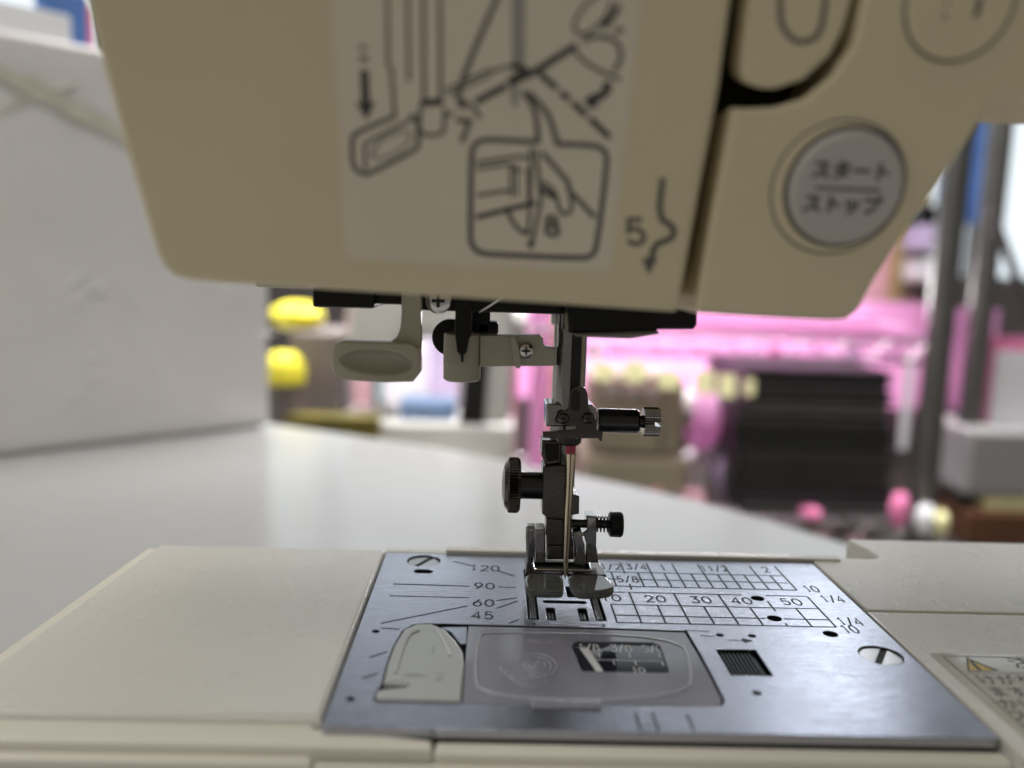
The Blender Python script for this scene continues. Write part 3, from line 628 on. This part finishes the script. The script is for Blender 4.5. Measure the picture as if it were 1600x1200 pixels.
# black lever with spring
lp = ony(951, 819, 6)
lv = build('release_lever', [lathe([(.95, 0), (.95, 12.5)], (lp.x-10, 6, lp.z), (1, 0, 0), 16)], 'blackm', sm)
build('lever_knob', lathe([(2.2, 0), (2.75, .3), (2.8, 2.6), (2.5, 3.0), (1.6, 3.1)], (lp.x, 6, lp.z), (1, 0, 0), 32), 'black', lv)
build('spring', tube([(lp.x-3.0+3.0*k/72, 6+1.7*math.cos(k*.35), lp.z+1.7*math.sin(k*.35)) for k in range(73)], .16, 6), 'blackm', lv)
build('hinge_pin', [lathe([(.45, 0), (.45, 5.2)], (lp.x-9.6, 5, lp.z-2.1), (1, 0, 0), 12)], 'bright', sm)

# ================================================================== what stands behind the machine
def bpt(x, y, Y): return ony(x, y, Y)
def B(name, p0, p1, Yf, dep, m, label, cat, group=None, bev=4, seg=3, parts=None):
    a = ony(*p0, Yf); b = ony(*p1, Yf)
    org = ((a.x+b.x)/2, Yf+dep/2, min(a.z, b.z))
    return build(name, box(min(a.x, b.x), max(a.x, b.x), Yf, Yf+dep, min(a.z, b.z), max(a.z, b.z), bev, seg), m, None, 35, org, label, cat, group)
BM = dict(
 foam=mat('foam_in_film', (.90, .87, .85), .35, var=.03, vscale=9, grain=(18, .5, .004), coat=.25),
 tape=mat('tape', (.70, .66, .55), .3, grain=(60, .5, .002)),
 pink=mat('pink_cloth', (.93, .60, .84), .8, var=.06, vscale=12, translucent=.72),
 pinkd=mat('deep_pink_cloth', (.78, .22, .42), .8, var=.1, vscale=20),
 salmon=mat('salmon_cloth', (.80, .42, .36), .8, var=.08, vscale=20),
 rose=mat('rose_cloth', (.62, .36, .40), .8, var=.1, vscale=20),
 lilac=mat('lilac_cloth', (.60, .50, .72), .8, var=.1, vscale=20),
 yell=mat('yellow_plastic', (.80, .72, .05), .4, var=.06, vscale=30),
 card=mat('pale_yellow_card', (.86, .83, .45), .6, var=.05, vscale=30),
 taupe=mat('taupe_card', (.20, .17, .16), .6, var=.1, vscale=12),
 offw=mat('off_white_plastic', (.62, .61, .57), .4, var=.03),
 beige=mat('beige_plastic', (.40, .37, .26), .45, var=.06, vscale=12),
 blackp=mat('black_panel', (.012, .012, .012), .3),
 blue=mat('blue_cloth', (.10, .22, .55), .7, var=.15, vscale=12),
 lblue=mat('light_blue_box', (.28, .42, .68), .5),
 post=mat('rack_steel', (.17, .17, .16), .35, .7, var=.1, vscale=20),
 wire=mat('rack_wire', (.40, .36, .38), .3, .9),
 ochre=mat('ochre_wood', (.42, .33, .16), .5, var=.15, vscale=15),
 brown=mat('brown_wood', (.11, .045, .02), .45, var=.2, vscale=20),
 greyb=mat('grey_tub', (.30, .29, .29), .5, var=.05),
 whitep=mat('white_paper', (.80, .81, .83), .5),
 wall=mat('wall_paint', (.22, .21, .21), .8, var=.05, vscale=3),
 floor=mat('floor_vinyl', (.30, .27, .25), .4, var=.08, vscale=4),
 pane=mat('daylight_pane', (.8, .8, .8), .3, emit=((.80, .92, 1.0), 1.05)),
 frame=mat('window_frame', (.30, .30, .31), .4, .5),
)
MT.update(BM)
random.seed(11)
book_cols = [(.07, .072, .068), (.10, .10, .095), (.055, .056, .054), (.23, .22, .20), (.13, .135, .12), (.065, .066, .066), (.14, .14, .125), (.09, .09, .098), (.16, .16, .165), (.11, .11, .12), (.075, .072, .072), (.30, .29, .27)]
MT['album_dark'] = mat('album_dark_cover', (.018, .018, .018), .5)
for k, c in enumerate(book_cols): MT['album%d' % k] = mat('album_cover', tuple(2.0*q for q in c), .5, var=.1, vscale=15)

# foam block wrapped in clear film, on the table
b0 = onz(0, 715, ZT); b1 = onz(420, 666, ZT); d = (b1-b0).normalized(); nrm = Vector((-d.y, d.x, 0))
A = b0-d*110; Bq = b1
fb = thing('foam_block', (A+Bq)/2, 'large white foam block wrapped in creased clear film on the table', 'packaging')
H = 288
ring_ = [A, Bq, Bq+nrm*260, A+nrm*260]
build('block', prism([Vector((p.x, p.y, ZT+H)) for p in ring_], (0, 0, -H+.3), 7, 4, True), 'foam', fb)
def facept(t, z, k=.8): return A+d*t+Vector((0, 0, z))-nrm*k
Lf = (Bq-A).length
def face_px(x, y, k=1.0):
    dd = ray(x, y); t = (A-CAM).dot(nrm)/dd.dot(nrm); return CAM+dd*t-nrm*k
g = []
for (xa_, ya_, xb_, yb_, wd) in ((-60, 85, 230, 232, 16), (40, 120, 190, 205, 9), (0, 170, 120, 130, 6)):
    p, q = face_px(xa_, ya_, 1.0+wd*.05), face_px(xb_, yb_, 1.0+wd*.05); t = (q-p).normalized(); up = t.cross(nrm).normalized()
    n = 14; vs = []; fs = []
    for k in range(n+1):
        c = p.lerp(q, k/n); ww = wd/2*(.75+.5*random.random()); o = -nrm*(random.random()*2)
        vs += [c+up*ww*.6+o*.2, c+o, c-up*ww*.6+o*.2]
    for k in range(n): a = 3*k; fs += [[a, a+1, a+4, a+3], [a+1, a+2, a+5, a+4]]
    g.append((vs, fs))
build('film_fold', g, 'tape', fb)
creases = []
for k in range(9):
    x, y = random.uniform(30, 410), random.uniform(420, 640); p = face_px(x, y, .6)
    a = random.uniform(-1, 1); L_ = random.uniform(8, 26)
    q = p+d*(L_*math.cos(a))+Vector((0, 0, L_*math.sin(a))); m_ = p.lerp(q, .5)-nrm*1.0
    creases.append(tube([p, m_, q], [.2, 1.1, .2], 6))
def film_sheet():
    random.seed(3); nx, nz = 70, 60; vs = []; fs = []
    seeds = [(random.uniform(0, Lf), random.uniform(0, H+40), random.uniform(0, 6.28), random.uniform(14, 60)) for _ in range(26)]
    for j in range(nz+1):
        for k in range(nx+1):
            t = Lf*k/nx; z = 4+(H-10)*j/nz; y = 1.6
            for (cx, cz, an, ln_) in seeds:
                dx, dz = t-cx, z-cz; al_ = dx*math.cos(an)+dz*math.sin(an); ac = -dx*math.sin(an)+dz*math.cos(an)
                y += 3.2*math.exp(-(al_/ln_)**2-(ac/5.5)**2)
            vs.append(A+d*t+Vector((0, 0, ZT-A.z+z))-nrm*min(y, 7))
    q = nx+1
    for j in range(nz):
        for k in range(nx): fs.append([j*q+k, j*q+k+1, (j+1)*q+k+1, (j+1)*q+k])
    return vs, fs
fm = bpy.data.materials.new('clear_wrap'); fm.use_nodes = True; N = fm.node_tree.nodes; L = fm.node_tree.links
gl = N.new('ShaderNodeBsdfGlossy'); gl.inputs['Roughness'].default_value = .176; tp = N.new('ShaderNodeBsdfTransparent'); mx = N.new('ShaderNodeMixShader')
tp.inputs[0].default_value = (.97, .97, .97, 1); fr = N.new('ShaderNodeFresnel'); fr.inputs['IOR'].default_value = 1.9
mx.inputs[0].default_value = .06; L.new(tp.outputs[0], mx.inputs[1]); L.new(gl.outputs[0], mx.inputs[2]); L.new(mx.outputs[0], N['Material Output'].inputs[0])
MT['wrap'] = fm
build('film_wrap', film_sheet(), 'wrap', fb, 80)
MT['film'] = mat('clear_film', (.95, .94, .93), .35)
for g in creases: build('film_crease', g, 'film', fb)
for (px_, ww, hh, mm, lbl) in ((98, 34, 46, 'blue', 'deep blue packet standing on the foam block'), (122, 20, 40, 'pinkd', 'deep pink packet standing on the foam block'), (40, 60, 30, 'whitep', 'white packet lying on the foam block')):
    dd = ray(px_, 60); q = A+nrm*60; c = CAM+dd*((q-CAM).dot(nrm)/dd.dot(nrm))
    build('packet', [xf(box(-ww/2, ww/2, -10, 10, 0, hh, 4, 3), Matrix.Translation((c.x, c.y, ZT+H+.2)) @ Matrix.Rotation(.7, 4, 'Z'))], mm, None, 35, (c.x, c.y, ZT+H), lbl, 'packet')

# floor, wall with its window
build('floor', box(-3200, 3200, -900, 3000, -840, -812), 'floor', None, kind='structure')
wy = 2700
wl = build('wall', flat([[(-3200, -812), (3200, -812), (3200, 2000), (-3200, 2000)], rrect(-2000, 2300, 60, 1350, 5, 1)], 0, 60), 'wall', None, kind='structure')
for v in wl.data.vertices: v.co = Vector((v.co.x, wy*S+v.co.z, v.co.y))
wd_ = thing('shop_window', (150, wy, 60), 'bright shop window with grey frame behind the racks', 'window')
xs = [-2000, -1280, -560, 160, 880, 1600, 2300]
for k in range(6):
    build('pane', box(xs[k]+20, xs[k+1]-20, wy+20, wy+26, 85, 1325), 'pane', wd_)
for x in xs: build('mullion', box(x-21, x+21, wy+8, wy+40, 62, 1348, 3), 'frame', wd_)
for z in (72, 1338): build('rail', box(-2020, 2320, wy+5, wy+7.5, z-14, z+14), 'frame', wd_)

# ---- steel wire rack with its shelves
RY = 900
p1 = ony(1468, 520, RY); rk_org = (330, RY+150, -812)
rack = thing('wire_rack', rk_org, 'steel wire shelving rack with round grey posts behind the table', 'rack')
zs1 = ony(1270, 530, RY).z; zs2 = ony(1250, 815, RY).z
posts = [(p1.x, RY), (ony(1529, 520, RY+140).x, RY+140), (-6, RY+40), (60, RY+330), (ony(1529, 520, RY+140).x+40, RY+330)]
for x, y in posts:
    build('post', lathe([(15, 0), (17, 3), (17, 1510), (13, 1520)], (x, y, -812), (0, 0, 1), 20), 'post', rack)
def shelf(z, x0, x1, y0, y1, step=26):
    sh_ = build('shelf_rim', [tube([(x0, y0, z), (x1, y0, z), (x1, y1, z), (x0, y1, z)], 3, 8, True), tube([(x0, y0, z-26), (x1, y0, z-26), (x1, y1, z-26), (x0, y1, z-26)], 3, 8, True)], 'wire', rack)
    n = int((x1-x0)/step)
    build('truss_wire', [tube([(x0+(x1-x0)*k/n, y0-2, z-(26 if k % 2 else 0)) for k in range(n+1)], 1.8, 6)], 'wire', sh_)
    for k in range(1, n*2):
        x = x0+(x1-x0)*k/(2*n); build('shelf_wire', tube([(x, y0, z+3), (x, y1, z+3)], 1.6, 6), 'wire', sh_)
shelf(zs1, 20, p1.x-12, RY+4, RY+330); shelf(zs2, 20, p1.x-12, RY+4, RY+330)
# diagonal strut right of the posts
a_ = ony(1565, 370, RY+100); b_ = ony(1605, 480, RY+100)
dg_ = (b_-a_).normalized()
build('brace', tube([a_-dg_*40, b_+dg_*120], 6, 10), 'post', rack)
# pink cloth lying over the upper shelf and hanging behind
def cloth(name, p0, p1, Yf, m, label, amp=8, waves=9, cat='cloth', group=None):
    a = ony(*p0, Yf); b = ony(*p1, Yf); n = 80; mrows = 8; vs = []; fs = []
    x0_, x1_ = sorted((a.x, b.x)); z0_, z1_ = sorted((a.z, b.z))
    for j in range(mrows+1):
        for k in range(n+1):
            t = k/n; s = j/mrows
            vs.append(Vector((x0_+(x1_-x0_)*t, Yf+amp*math.sin(t*waves*6.28+.6*math.sin(t*17))*(.5+.5*s)+3*math.sin(s*5), z1_+(z0_-z1_)*s)))
    q = n+1
    for j in range(mrows):
        for k in range(n): fs.append([j*q+k, j*q+k+1, (j+1)*q+k+1, (j+1)*q+k])
    back = [v+Vector((0, 2, 0)) for v in vs]; N_ = len(vs)
    fs2 = [[i+N_ for i in f[::-1]] for f in fs]
    edge = [k for k in range(q)]
    return build(name, (vs+back, fs+fs2), m, None, 60, ((x0_+x1_)/2, Yf, z0_), label, cat, group)
cloth('hanging_cloth', (770, 452), (1463, 640), RY+262, 'pink', 'wide bright pink cloth hanging along the back of the wire rack', 6, 14)
pa = ony(890, 625, RY+285); pb = ony(1463, 840, RY+285)
build('shade_board', box(pa.x, pb.x, RY+285, RY+291, pb.z, pa.z, 1, 1), 'taupe', None, 35, ((pa.x+pb.x)/2, RY+288, pb.z), 'dark taupe board added for the shadow at the lower back of the wire rack', 'board')  # added dark sheet standing in for the shadowed back of the rack
# upper shelf: folded pink cloth
top_z = zs1+6
build('folded_cloth', [box(70, p1.x-30, RY+8, RY+70, top_z, top_z+16, 7, 3), box(90, p1.x-70, RY+14, RY+66, top_z+16.5, top_z+30, 6, 3)], 'pink', None, 35, (300, RY+150, top_z), 'long folded pink cloth lying on the upper wire shelf', 'cloth')
# overlock machine on the lower shelf
ov0 = ony(925, 586, RY+60); ov1 = ony(1066, 745, RY+60)
ovz = zs2+5
ov = thing('overlock_machine', ((ov0.x+ov1.x)/2, RY+130, ovz), 'beige boxy overlock machine on the lower shelf beside the album stack', 'overlocker')
build('body', [box(ov0.x, ov1.x, RY+60, RY+190, ovz+60, ov0.z, 14, 4), box(ov0.x-4, ov1.x+6, RY+45, RY+195, ovz, ovz+64, 10, 4)], 'beige', ov)
build('front_door', box(ov0.x+12, ov1.x-34, RY+52, RY+62, ovz+70, ov0.z-38, 4, 3), 'beige', ov)
for k in range(3): build('tension_dial', lathe([(9, 0), (10, 2), (10, 10), (8, 12)], (ov0.x+28+k*26, RY+62, ov0.z-20), (0, -1, 0), 18), 'offw', ov)
build('hand_wheel', lathe([(24, 0), (28, 3), (28, 14), (24, 17)], (ov1.x+2, RY+120, ov0.z-50), (1, 0, 0), 24), 'offw', ov)
# pale yellow cards in a row above it
for (x, y, ww, hh, lbl) in ((938, 574, 26, 30, 'small pale yellow card hung above the overlock machine, next to the presser bar'), (984, 574, 34, 34, 'square pale yellow card hung above the middle of the overlock machine'), (1035, 586, 34, 28, 'low wide pale yellow card hung above the hand wheel side of the overlock machine'),
  (1088, 590, 30, 36, 'tallest pale yellow card, hung between overlock machine and album stack'), (1122, 596, 26, 34, 'tall pale yellow card hung right beside the album stack'), (1156, 598, 14, 26, 'narrow pale yellow card hung nearest the top albums')):
    c = ony(x, y, RY+40); s_ = (RY+214)/FPX
    cz = c.z; hw = ww*s_/2; hh_ = hh*s_/2
    build('price_card', xf(box(-hw, hw, -.6, .6, -hh_, hh_, .3, 1), Matrix.Translation((c.x, RY-4, cz)) @ Matrix.Rotation(random.uniform(-.1, .1), 4, 'Z') @ Matrix.Rotation(-.12, 4, 'X')), 'card', None, 35, (c.x, RY-4, cz-hh_),
          lbl, 'card', 'yellow cards on the rack')
# stack of dark albums
NA = 18
zz = zs2+5; tot = ony(1250, 578, RY+30).z-zz; hs = [random.uniform(.7, 1.35) for _ in range(NA)]; sm_h = sum(hs)
order = ['bottom', 'second', 'third', 'fourth', 'fifth', 'sixth', 'seventh', 'eighth', 'ninth', 'tenth', 'eleventh', 'twelfth', 'thirteenth', 'fourteenth', 'fifteenth', 'sixteenth', 'seventeenth', 'topmost']
cidx = [8, 9, 5, 4, 6, 2, 8, 1, 4, 0, 6, 9, 11, 3, 4, 7, 1, 5]
for k in range(NA):
    h_ = tot*hs[k]/sm_h; ym_ = 800-k*222/NA
    lf = 1150+random.uniform(-7, 7)+(14 if k > 12 else 0); rg = 1398+random.uniform(-9, 9)
    x0_ = ony(lf, ym_, RY+30).x; x1_ = ony(rg, ym_, RY+30).x; yy = RY+30+random.uniform(-8, 8)
    al = thing('album', ((x0_+x1_)/2, yy+100, zz), '%s dark grey album%s in the stack on the lower wire shelf' % (order[k], ' from below' if 0 < k < NA-1 else ''), 'album', 'stacked albums')
    mm = 'album%d' % cidx[k]
    build('cover', [box(x0_, x1_, yy, yy+205, zz, zz+h_*.2, .6, 2), box(x0_, x1_, yy, yy+205, zz+h_*.78, zz+h_*.97, .6, 2), box(x0_, x0_+3, yy+.5, yy+204, zz+h_*.1, zz+h_*.9, .6, 2)], 'album_dark', al)
    build('page_block', box(x0_+4, x1_-4, yy+5, yy+200, zz+h_*.205, zz+h_*.775), mm, al)
    zz += h_
# small bundles on the lower shelf and at the posts
def bundle(name, px, py, r, Yf, m, label, cat, squash=1.0):
    c = ony(px, py, Yf); R = r*(Yf-CAM.y)/FPX; vs = []; fs = []; n = 20; mm = 12
    ph = random.random()*6
    for j in range(mm+1):
        th = math.pi*j/mm
        for k in range(n):
            a = 2*math.pi*k/n; rr = R*(1+.12*math.sin(3*a+ph)*math.sin(th)+.08*math.sin(5*a+2*th+ph))
            vs.append(c+Vector((rr*math.sin(th)*math.cos(a), rr*math.sin(th)*math.sin(a), rr*squash*math.cos(th))))
    for j in range(mm):
        for k in range(n): fs.append([j*n+k, j*n+(k+1) % n, (j+1)*n+(k+1) % n, (j+1)*n+k])
    return build(name, (vs, fs), m, None, 60, c-Vector((0, 0, R*squash)), label, cat)
def rest(px, r, Yf, z):          # pixel row at which a ball of pixel radius r rests on height z
    R = r*(Yf-CAM.y)/FPX; lo, hi = 300, 1300
    for _ in range(40):
        m_ = (lo+hi)/2
        if ony(px, m_, Yf).z > z+R: lo = m_
        else: hi = m_
    return lo
SZ = zs2+5
for (px, r, Yf, m, lbl, sq) in ((1406, 15, RY-30, 'pinkd', 'deep pink rolled fabric bundle in front of the rack post', 1.9), (1022, 26, RY+60, 'salmon', 'salmon fabric bundle between overlock machine and albums', .6), (1085, 22, RY+30, 'rose', 'rose fabric bundle lying beside the album stack', .8)):
    bundle('fabric_bundle', px, rest(px, r*sq, Yf, SZ), r, Yf, m, lbl, 'fabric', sq)
bundle('fabric_bundle', 1100, 655, 30, RY+120, 'pink', 'pale pink fabric bundle leaning between overlock machine and albums', 'fabric', 1.6)
bundle('fabric_bundle', 1268, rest(1268, 12, RY-10, SZ), 18, RY+12, 'pinkd', 'small deep pink fabric scrap before the album stack', 'fabric', .6)
for (px, r, sq, Yf, m, lbl) in ((1092, 26, 1.2, RY+150, 'whitep', 'white fabric bundle standing behind the rose bundle'), (1130, 16, 2.0, RY+110, 'lilac', 'tall lilac fabric roll next to the album stack'), (1446, 15, 1.7, RY-60, 'whitep', 'white fabric bundle at the foot of the rack post'), (1470, 13, 1.6, RY-62, 'card', 'pale yellow fabric bundle at the foot of the rack post')):
    bundle('fabric_bundle', px, rest(px, r*sq, Yf, SZ), r, Yf, m, lbl, 'fabric', sq)
for k, (px, m, lbl) in enumerate(((930, 'whitep', 'white hanging ribbon by the presser bar'), (1210, 'pinkd', 'deep pink ribbon hanging over the album stack'), (1330, 'lilac', 'lilac ribbon hanging over the album stack'), (1425, 'whitep', 'white ribbon hanging beside the rack post'))):
    a = ony(px, 548, RY+200)
    build('ribbon', box(a.x-7, a.x+7, RY+200, RY+202, -190, zs1-30, .4, 1), m, None, 35, (a.x, RY+200, -190), lbl, 'ribbon', 'ribbons hung under the upper shelf')
# low stand to the right of the rack: tub, poster, crate
stz = ony(1560, 862, RY+60).z
sd = thing('side_stand', (700, RY+180, -812), 'dark low stand to the right of the rack posts', 'stand')
build('stand_top', box(560, 900, RY+40, RY+330, stz-20, stz, 3), 'post', sd)
for x, y in ((580, RY+60), (880, RY+60), (580, RY+310), (880, RY+310)): build('leg', box(x-12, x+12, y-12, y+12, -812, stz-20.5, 2), 'post', sd)
def stand_box(name, x0, y0, x1, y1, Yf, dep, m, lbl, cat, base=None, bev=4):
    a = ony(x0, y0, Yf); b = ony(x1, y1, Yf); z0_ = base if base is not None else b.z
    return build(name, box(a.x, b.x, Yf, Yf+dep, z0_, a.z, bev, 3), m, None, 35, ((a.x+b.x)/2, Yf+dep/2, z0_), lbl, cat)
cr = stand_box('wooden_crate', 1516, 800, 1680, 862, RY+80, 150, 'brown', 'dark brown wooden crate on the low stand', 'crate', stz)
ct = ony(1516, 800, RY+80).z
stand_box('paper_pad', 1540, 775, 1660, 800, RY+90, 120, 'card', 'pale yellow pad lying on the brown crate', 'paper', ct+.2, 2)
tubz = ony(1540, 775, RY+90).z
stand_box('storage_tub', 1518, 672, 1690, 775, RY+85, 140, 'greyb', 'mid grey plastic tub stacked above the brown crate', 'tub', tubz+.2, 8)
tz_ = ony(1518, 672, RY+85).z
stand_box('sign_board', 1528, 525, 1680, 672, RY+150, 6, 'pinkd', 'pink board standing on the grey tub', 'board', tz_+.2, 1)
stand_box('poster', 1558, 548, 1680, 664, RY+143, 4, 'whitep', 'white sheet propped before the pink board', 'poster', tz_+.2, .5)
# things hanging and standing beyond the posts
cloth('curtain', (1478, 150), (1562, 352), RY+420, 'blue', 'blue curtain hanging in the window behind the rack posts', 10, 4, 'curtain')
cloth('curtain', (1466, 480), (1545, 640), RY+300, 'pink', 'narrow pink cloth hanging between the rack posts', 6, 4, 'cloth')
def tall(name, x0, y0, x1, y1, Yf, dep, m, lbl, cat, zb__=-812, bev=3):
    a = ony(x0, y0, Yf); b = ony(x1, y1, Yf)
    return build(name, box(a.x, b.x, Yf, Yf+dep, zb__, a.z, bev, 2), m, None, 35, ((a.x+b.x)/2, Yf+dep/2, zb__), lbl, cat)
tall('wooden_post', 1408, 300, 1438, 500, RY+500, 40, 'ochre', 'ochre wooden post behind the rack', 'post')
tall('display_panel', 1250, 370, 1406, 500, RY+520, 12, 'rose', 'dusky rose display panel beside the ochre wooden post', 'panel')
bt = ony(1455, 470, RY+380)
shb = thing('shelf_cabinet', (bt.x, RY+420, -812), 'slim dark cabinet with pale boxes beside the ochre post', 'cabinet')
for k, (ya_, yb_, m) in enumerate(((320, 350, 'blackp'), (351, 392, 'lilac'), (393, 405, 'blackp'), (406, 440, 'whitep'), (441, 470, 'blackp'))):
    a = ony(1438, ya_, RY+380); b = ony(1474, yb_, RY+380)
    build('shelf_box' if m != 'blackp' else 'shelf_board', box(a.x, b.x, RY+380, RY+440, b.z, a.z, 2), m, shb)
a = ony(1438, 472, RY+380); b = ony(1474, 480, RY+380)
build('cabinet_body', box(a.x, b.x, RY+381, RY+440, -812, a.z-.5, 3), 'rose', shb)

# ---- left of the presser bar: counter with a second machine and packs
CY = 820; cz_ = -190
cn = thing('counter', (-200, CY+160, -812), 'low pale counter behind the table carrying the white machine', 'counter')
build('counter_top', box(-620, -20, CY-30, CY+380, cz_-22, cz_, 3), 'offw', cn)
build('counter_body', box(-600, -40, CY-10, CY+360, -812, cz_-22.3, 3), 'taupe', cn)
m0 = ony(560, 655, CY+30); m1 = ony(800, 655, CY+30)
s2 = thing('sewing_machine', ((m0.x+m1.x)/2, CY+90, cz_), 'white sewing machine with black side panel on the low counter', 'sewing machine')
zb0 = ony(560, 656, CY+30).z
build('bed', box(m0.x-30, m1.x+4, CY+30, CY+150, cz_+.2, zb0, 8, 4), 'offw', s2)
c0 = ony(700, 560, CY+34); c1 = ony(798, 560, CY+34)
build('column', box(c0.x+14, c1.x, CY+34, CY+146, zb0-4, zb0+170, 10, 4), 'offw', s2)
build('arm', box(m0.x-10, c1.x, CY+40, CY+140, zb0+100, zb0+172, 12, 4), 'offw', s2)
build('head', box(m0.x-16, m0.x+44, CY+36, CY+142, zb0+52, zb0+170, 10, 4), 'offw', s2)
pp = [(728, 560), (765, 552), (757, 664), (717, 660)]
build('side_panel', vpoly(pp, CY+31.5, CY+36, 1.5), 'blackp', s2)
build('hand_wheel', lathe([(20, 0), (26, 3), (26, 16), (20, 19)], (c1.x+.5, CY+85, zb0+120), (1, 0, 0), 24), 'offw', s2)
def cbox(name, x0, y0, x1, Yf, dep, m, lbl, cat, base=cz_, bev=3):
    a = ony(x0, y0, Yf); b = ony(x1, y0, Yf)
    return build(name, box(a.x, b.x, Yf, Yf+dep, base+.2, a.z, bev, 3), m, None, 35, ((a.x+b.x)/2, Yf+dep/2, base), lbl, cat)
cbox('carton', 452, 518, 532, CY+70, 110, 'taupe', 'taupe carton on the counter next to the foam block', 'carton')
ct_ = ony(452, 518, CY+70).z
bundle('thread_pack', 462, rest(462, 21, CY+110, ct_), 42, CY+110, 'yell', 'bright yellow pack lying on top of the taupe carton', 'pack', .5)
yb0 = ony(425, 548, CY+40)
tub = thing('tub', (ony(450, 600, CY+20).x, CY+20, cz_), 'white tub with bulging yellow lid in front of the taupe carton', 'tub')
tx = ony(452, 600, CY+20).x; z1_ = ony(452, 600, CY+20).z; z2_ = ony(452, 550, CY+20).z
build('tub_body', lathe([(18, .2), (20, 3), (22, z1_-cz_)], (tx-6, CY+20, cz_), (0, 0, 1), 28), 'taupe', tub)
build('tub_lid', lathe([(22, 0), (25, 3), (25, (z2_-z1_)*.6), (17, (z2_-z1_)*.9), (10, z2_-z1_)], (tx-6, CY+20, z1_+.2), (0, 0, 1), 28), 'yell', tub)
MT['olive'] = mat('olive_box', (.16, .13, .02), .5, var=.2, vscale=20)
cbox('flat_box', 446, 648, 592, CY-4, 24, 'olive', 'flat olive yellow box along the front of the counter', 'box', bev=2)
cbox('carton', 540, 492, 592, CY+250, 70, 'rose', 'dusky rose carton standing behind the white machine', 'carton')
cbox('carton', 596, 470, 668, CY+280, 60, 'whitep', 'white carton standing behind the white machine', 'carton')
cbox('bottle_box', 586, 496, 598, CY+235, 14, mat('teal_box', (.10, .28, .27), .4), 'slim teal box between the rose and white cartons', 'box')
cbox('carton', 672, 500, 716, CY+240, 60, 'lilac', 'lilac carton standing behind the white machine', 'carton')
a = ony(620, 632, CY+10)
cbox('case', 624, 622, 712, CY+36, 40, 'lblue', 'light blue case lying on the bed of the white machine', 'case', zb0, 5)
bundle('bobbin_ball', 600, rest(600, 13, CY+60, zb0), 13, CY+60, 'whitep', 'white ball of yarn on the bed of the white machine', 'yarn', 1.0)
# upright rolls of cloth
for (px, wdp, m, Yf, lbl) in ((778, 22, 'greyb', RY+120, 'grey upright roll of cloth behind the threader arm'), (800, 20, 'rose', RY+150, 'dusky rose upright roll of cloth behind the threader arm'), (843, 30, 'pink', RY+110, 'bright pink upright roll of cloth behind the presser bar'), (872, 26, 'salmon', RY+150, 'salmon upright roll of cloth behind the presser bar')):
    c = ony(px, 600, Yf); R = wdp/2*(Yf-CAM.y)/FPX
    rl_ = thing('cloth_roll', (c.x, Yf, -812), lbl, 'cloth roll', 'upright cloth rolls')
    build('cloth', lathe([(R*.8, 6), (R, 8), (R*1.02, 500), (R, 860), (R*.8, 862)], (c.x, Yf, -812), (0, 0, 1), 24), m, rl_)
    build('core', lathe([(R*.3, 0), (R*.3, 875)], (c.x, Yf, -812), (0, 0, 1), 14), 'offw', rl_)
for o in list(bpy.data.objects):
    if '_o' in o: del o['_o']
